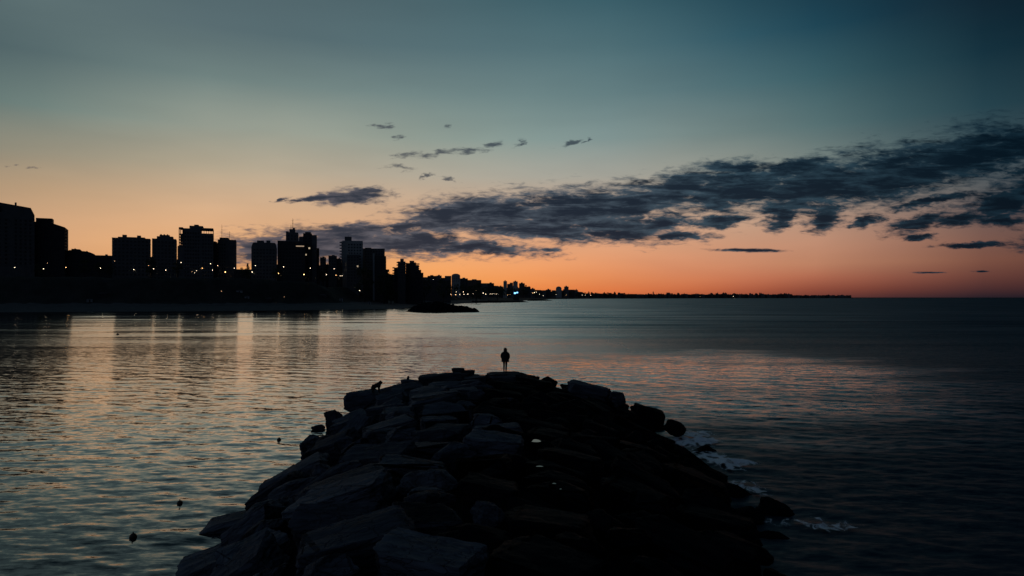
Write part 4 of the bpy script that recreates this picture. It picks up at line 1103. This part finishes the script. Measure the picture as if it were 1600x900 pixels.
# ------------------------------------------------------------------ lamps
LAMPS = [(23,418,1,0),(68,420,1,0),(74,411,.6,2),(103,418,1,1),(157,419,1,0),(179,408,.7,2),(209,421,1,0),(232,415,.8,2),(240,420,1,0),(259,422,1,0),(283,410,1,0),(329,412,1,0),(340,415,.7,0),(307,423,.8,0),(316,419,1,1),(332,422,1,0),(352,425,1.6,1),(366,419,.9,0),(346,455,.8,2),
 (269,426,.6,2),(274,426.5,.6,2),(280,426.5,.6,2),(285,424,.6,2),(291,425,.6,2),(300,424.5,.7,2),(304,426.5,.6,0),(314,424,.7,1),(321,425,.6,2),(322,428.5,.6,2),(326,428.5,.7,2),
 (399,415,1,0),(394,425,1.2,0),(443,417,1.1,0),(435,427,1.7,1),(475,429,1.5,1),(485,419,1,0),(522,420,1,0),(510,429,1,0),(525,430,.9,1),(531.5,431,.8,0),(534.5,431,.8,0),(545,421,1,0),(575,424,1,0),(591,426,.9,0),(575,432.5,1.1,0),(581,433,.7,0),(586,434,.7,0),(490,453,1.1,0),(562,454,1,0),(444,464,.6,2),
 (643,433,1,0),(660,435,1,0),(677,437,1,0),(694,439,1,0),(692,449,1,0),(611,459,.9,0),(620,459,.9,0),(632,459,.9,1),(638,455,1,0),(646,459,.9,0),(656,456,.9,2),(674,456,1,1),(688,460,.9,0),(701,456,1.1,1),(704.5,460,.8,0),(712,460.5,1.1,1),(713,456,.8,0),(718.5,460,.8,0),(724,456,1,0),(725,460,.9,0),(731,459.5,1,0),(739,459.5,.9,0),(744,454,.8,2),(755,458,1.1,0),(759,459.5,1,0),
 (766,459.3,.7,0),(769,459.3,.7,0),(772,459.3,.7,0),(775,459.3,.7,0),(778,459,.7,0),(793,461,.6,1),(797,460.6,.6,2),(835,457.3,1.2,0),(838,456.5,.9,0),(832,458,.8,1),(843,459.7,.9,0),(849,462,.7,0),(869,460.3,.7,0),(885,461,.6,1),(910,461,.7,0),(914.5,461,.7,0),(923,461,.8,0),(1094,464-.6,.5,2),(1146,463.4,.8,0),(1237,463.2,.5,0)]
lampmats = [M["lamp_white"], M["lamp_orange"], M["lamp_dim"]]
lampcache = {}
def coast_first(px):
    for c in CF:
        if abs((800+c[0]/c[1]*F) - px) < 6 and True: return c[1]
    return 450.0
for i,(px,py,sz,mt) in enumerate(LAMPS):
    best = None
    ds = np.r_[np.arange(425,1300,6), np.arange(1300,12000,60)]
    g, dd = ground_z((px-800)/F*ds, ds)
    top = HC+(HZ-py)/F*ds
    ok = (dd > 12) if px < 650 else ((dd > 14) & (dd < 58))
    if not ok.any(): ok = dd > 12
    e = np.where(ok, np.abs(top-g-7.5)+ds*0.002, 1e9)
    j = int(np.argmin(e)); d_ = float(ds[j]); x = wx(px,d_); h_ = max(3.0, float(top[j]-g[j]))
    far = d_ > 1500
    r = 0.25*sz*(d_/560.0)**0.85
    if px >= 650: h_ = max(h_, 4.0)
    root = empty("street_lamp", (x,d_,float(top[j])-h_))
    tone = ["white","orange","dim amber"][mt]; size = "large " if sz > 1.3 else ("small " if sz < .8 else "")
    where = ("up on the promenade" if py < 436 else "on the lower beach road") if px < 600 else ("among the seafront blocks" if px < 760 else ("near the distant point" if px < 930 else "on the far shore"))
    tag(root, "%s%s lamp %s, %s lit lamp counting from the left" % (size,tone,where,ordn(i) if i < 99 else "last"), "street lamp", "lit lamps along the shore")
    pole = MB().tube((0,0,0),(0,0,h_-r*.9),.09 if not far else .25,.06 if not far else .2,6); pole.tube((0,.0,h_-r*.9),(0,0,h_-r*.6),.16,.16,6)
    pole.build("lamp_post", M["metal"], root)
    o = MB().ball((0,0,h_),r,10,6,.8).build("lamp_head", lampmats[mt], root, True)

# blue lit front near the point
b = Building("lit_pavilion", "small seafront pavilion with a glowing blue front", 802, 811, 1900, 14, "pavilion", None)
b.body(802,811,456.2,M["dark_wall"],bands=False)
for (p0,p1,q0,q1) in ((803.2,806.2,456.8,459.2),(806.8,809.4,456.2,458.0)):
    MB().box(b.X(p0),b.X(p1),-.6,-.3,b.Zp(q1),b.Zp(q0)).build("lit_panel", M["lamp_blue"], b.root)

# ------------------------------------------------------------------ beach huts, groyne, breakwaters
HUTS = [(140,470,8,"pale"),(160,463,14,"dark"),(374,459,9,"pale"),(386,466,7,"pale"),(533,469,5,"pale"),(577,468,4,"pale"),(420,468,9,"dark"),(505,464,12,"dark")]
for i,(px,py,w_,c) in enumerate(HUTS):
    ds = np.arange(420,620,2.0); g,dd = ground_z((px-800)/F*ds, ds)
    vis = HC+(HZ-(py+1.5))/F*ds; j = int(np.argmin(np.abs(g-vis)+(dd < 16)*100)); d_ = float(ds[j])
    x = wx(px,d_); W_ = w_*d_/F
    root = empty("beach_hut", (x,d_,float(g[j])-.2), -math.atan2(x,d_))
    tag(root, ["pale hut low on the sand under the stub-balcony tower","dark shed on the slope under the low flat-roofed block","pale hut under the bright gap, upper of two","pale hut under the bright gap, lower of two","little pale hut on the sand under the shoulder block","little pale hut on the sand under the long flat roof","dark shed on the sand under the chunky block","long dark shed on the sand under the paired tower"][i], "beach hut", "huts on the beach")
    MB().box(-W_/2,W_/2,0,3.0,0,2.3).build("wall", M["pale_wall" if c == "pale" else "dark_wall"], root)
    MB().profile([(-W_/2-.2,2.303),(W_/2+.2,2.303),(W_/2+.2,2.45),(0,3.0),(-W_/2-.2,2.45)],-.3,3.3).build("roof", M["trim"], root)
    MB().box(-.45,.45,-.05,.02,.2,2.0).build("door", M["metal"], root)

def rubble_mound(name, label, pts, half, step, mat, seed, cat):
    """low heap of broken stone along a line of (x, y, crest height)"""
    A = np.array(pts, float); s = np.r_[0,np.cumsum(np.hypot(*np.diff(A[:,:2],axis=0).T))]
    n = int(s[-1]/step)+2; t = np.linspace(0,s[-1],n)
    c = np.stack([np.interp(t,s,A[:,i]) for i in range(3)],1)
    tg = np.gradient(c[:,:2],axis=0); tg /= np.linalg.norm(tg,axis=1)[:,None]; nm = np.stack([-tg[:,1],tg[:,0]],1)
    m = int(2*half/step)+1; V = []; Q = []
    for i in range(n):
        for j in range(m):
            o = -half+2*half*j/(m-1); k_ = 1-abs(o/half)**1.6
            p = Vector((c[i,0]+nm[i,0]*o, c[i,1]+nm[i,1]*o, 0))
            cell = noise.cell(Vector((p.x/1.7+seed, p.y/1.7, 0)))
            z = -0.8 + (c[i,2]+.8)*k_ + (cell*.7 + .5*noise.noise(p*1.2))*min(1,k_*3)*min(1,c[i,2])
            V.append((p.x,p.y,z))
    for i in range(n-1):
        for j in range(m-1): Q.append((i*m+j,(i+1)*m+j,(i+1)*m+j+1,i*m+j+1))
    me = bpy.data.meshes.new(name); me.from_pydata(V,[],Q); me.update()
    return tag(mesh_obj(name, me, mat), label, cat)
d0 = 425.0
rubble_mound("rock_groyne","low black rock groyne running out from the beach", [(wx(648,440),440,1.5),(wx(656,432),432,5.2),(wx(680,d0),d0,6.2),(wx(705,d0),d0,5.0),(wx(725,d0),d0,3.4),(wx(742,d0),d0,2.0),(wx(751,d0),d0,-.3)], 7.5, .7, M["shade_wet_rock"], 2.0, "groyne")
rubble_mound("rock_breakwater","thin dark breakwater ending near the distant point", [(wx(740,1150),1150,3.5),(wx(790,1240),1240,3.2),(wx(815,1320),1320,2.6),(wx(826,1360),1360,-.3)], 10, 2.0, M["shade_wet_rock"], 5.0, "breakwater")
rubble_mound("rock_breakwater","farther flat breakwater with a tiny gap before it", [(wx(830,1900),1900,4.0),(wx(845,1960),1960,4.2),(wx(856,2000),2000,2.5),(wx(864,2020),2020,-.3)], 14, 3.0, M["shade_wet_rock"], 7.0, "breakwater")
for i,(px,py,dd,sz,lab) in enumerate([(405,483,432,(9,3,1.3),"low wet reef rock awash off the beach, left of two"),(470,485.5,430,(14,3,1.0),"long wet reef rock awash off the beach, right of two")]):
    place_rock(SHADE_WETS[i], wx(px,dd), dd, 0.0, sz, (0,0,.1), lab, "rocks awash off the beach", "reef_rock")
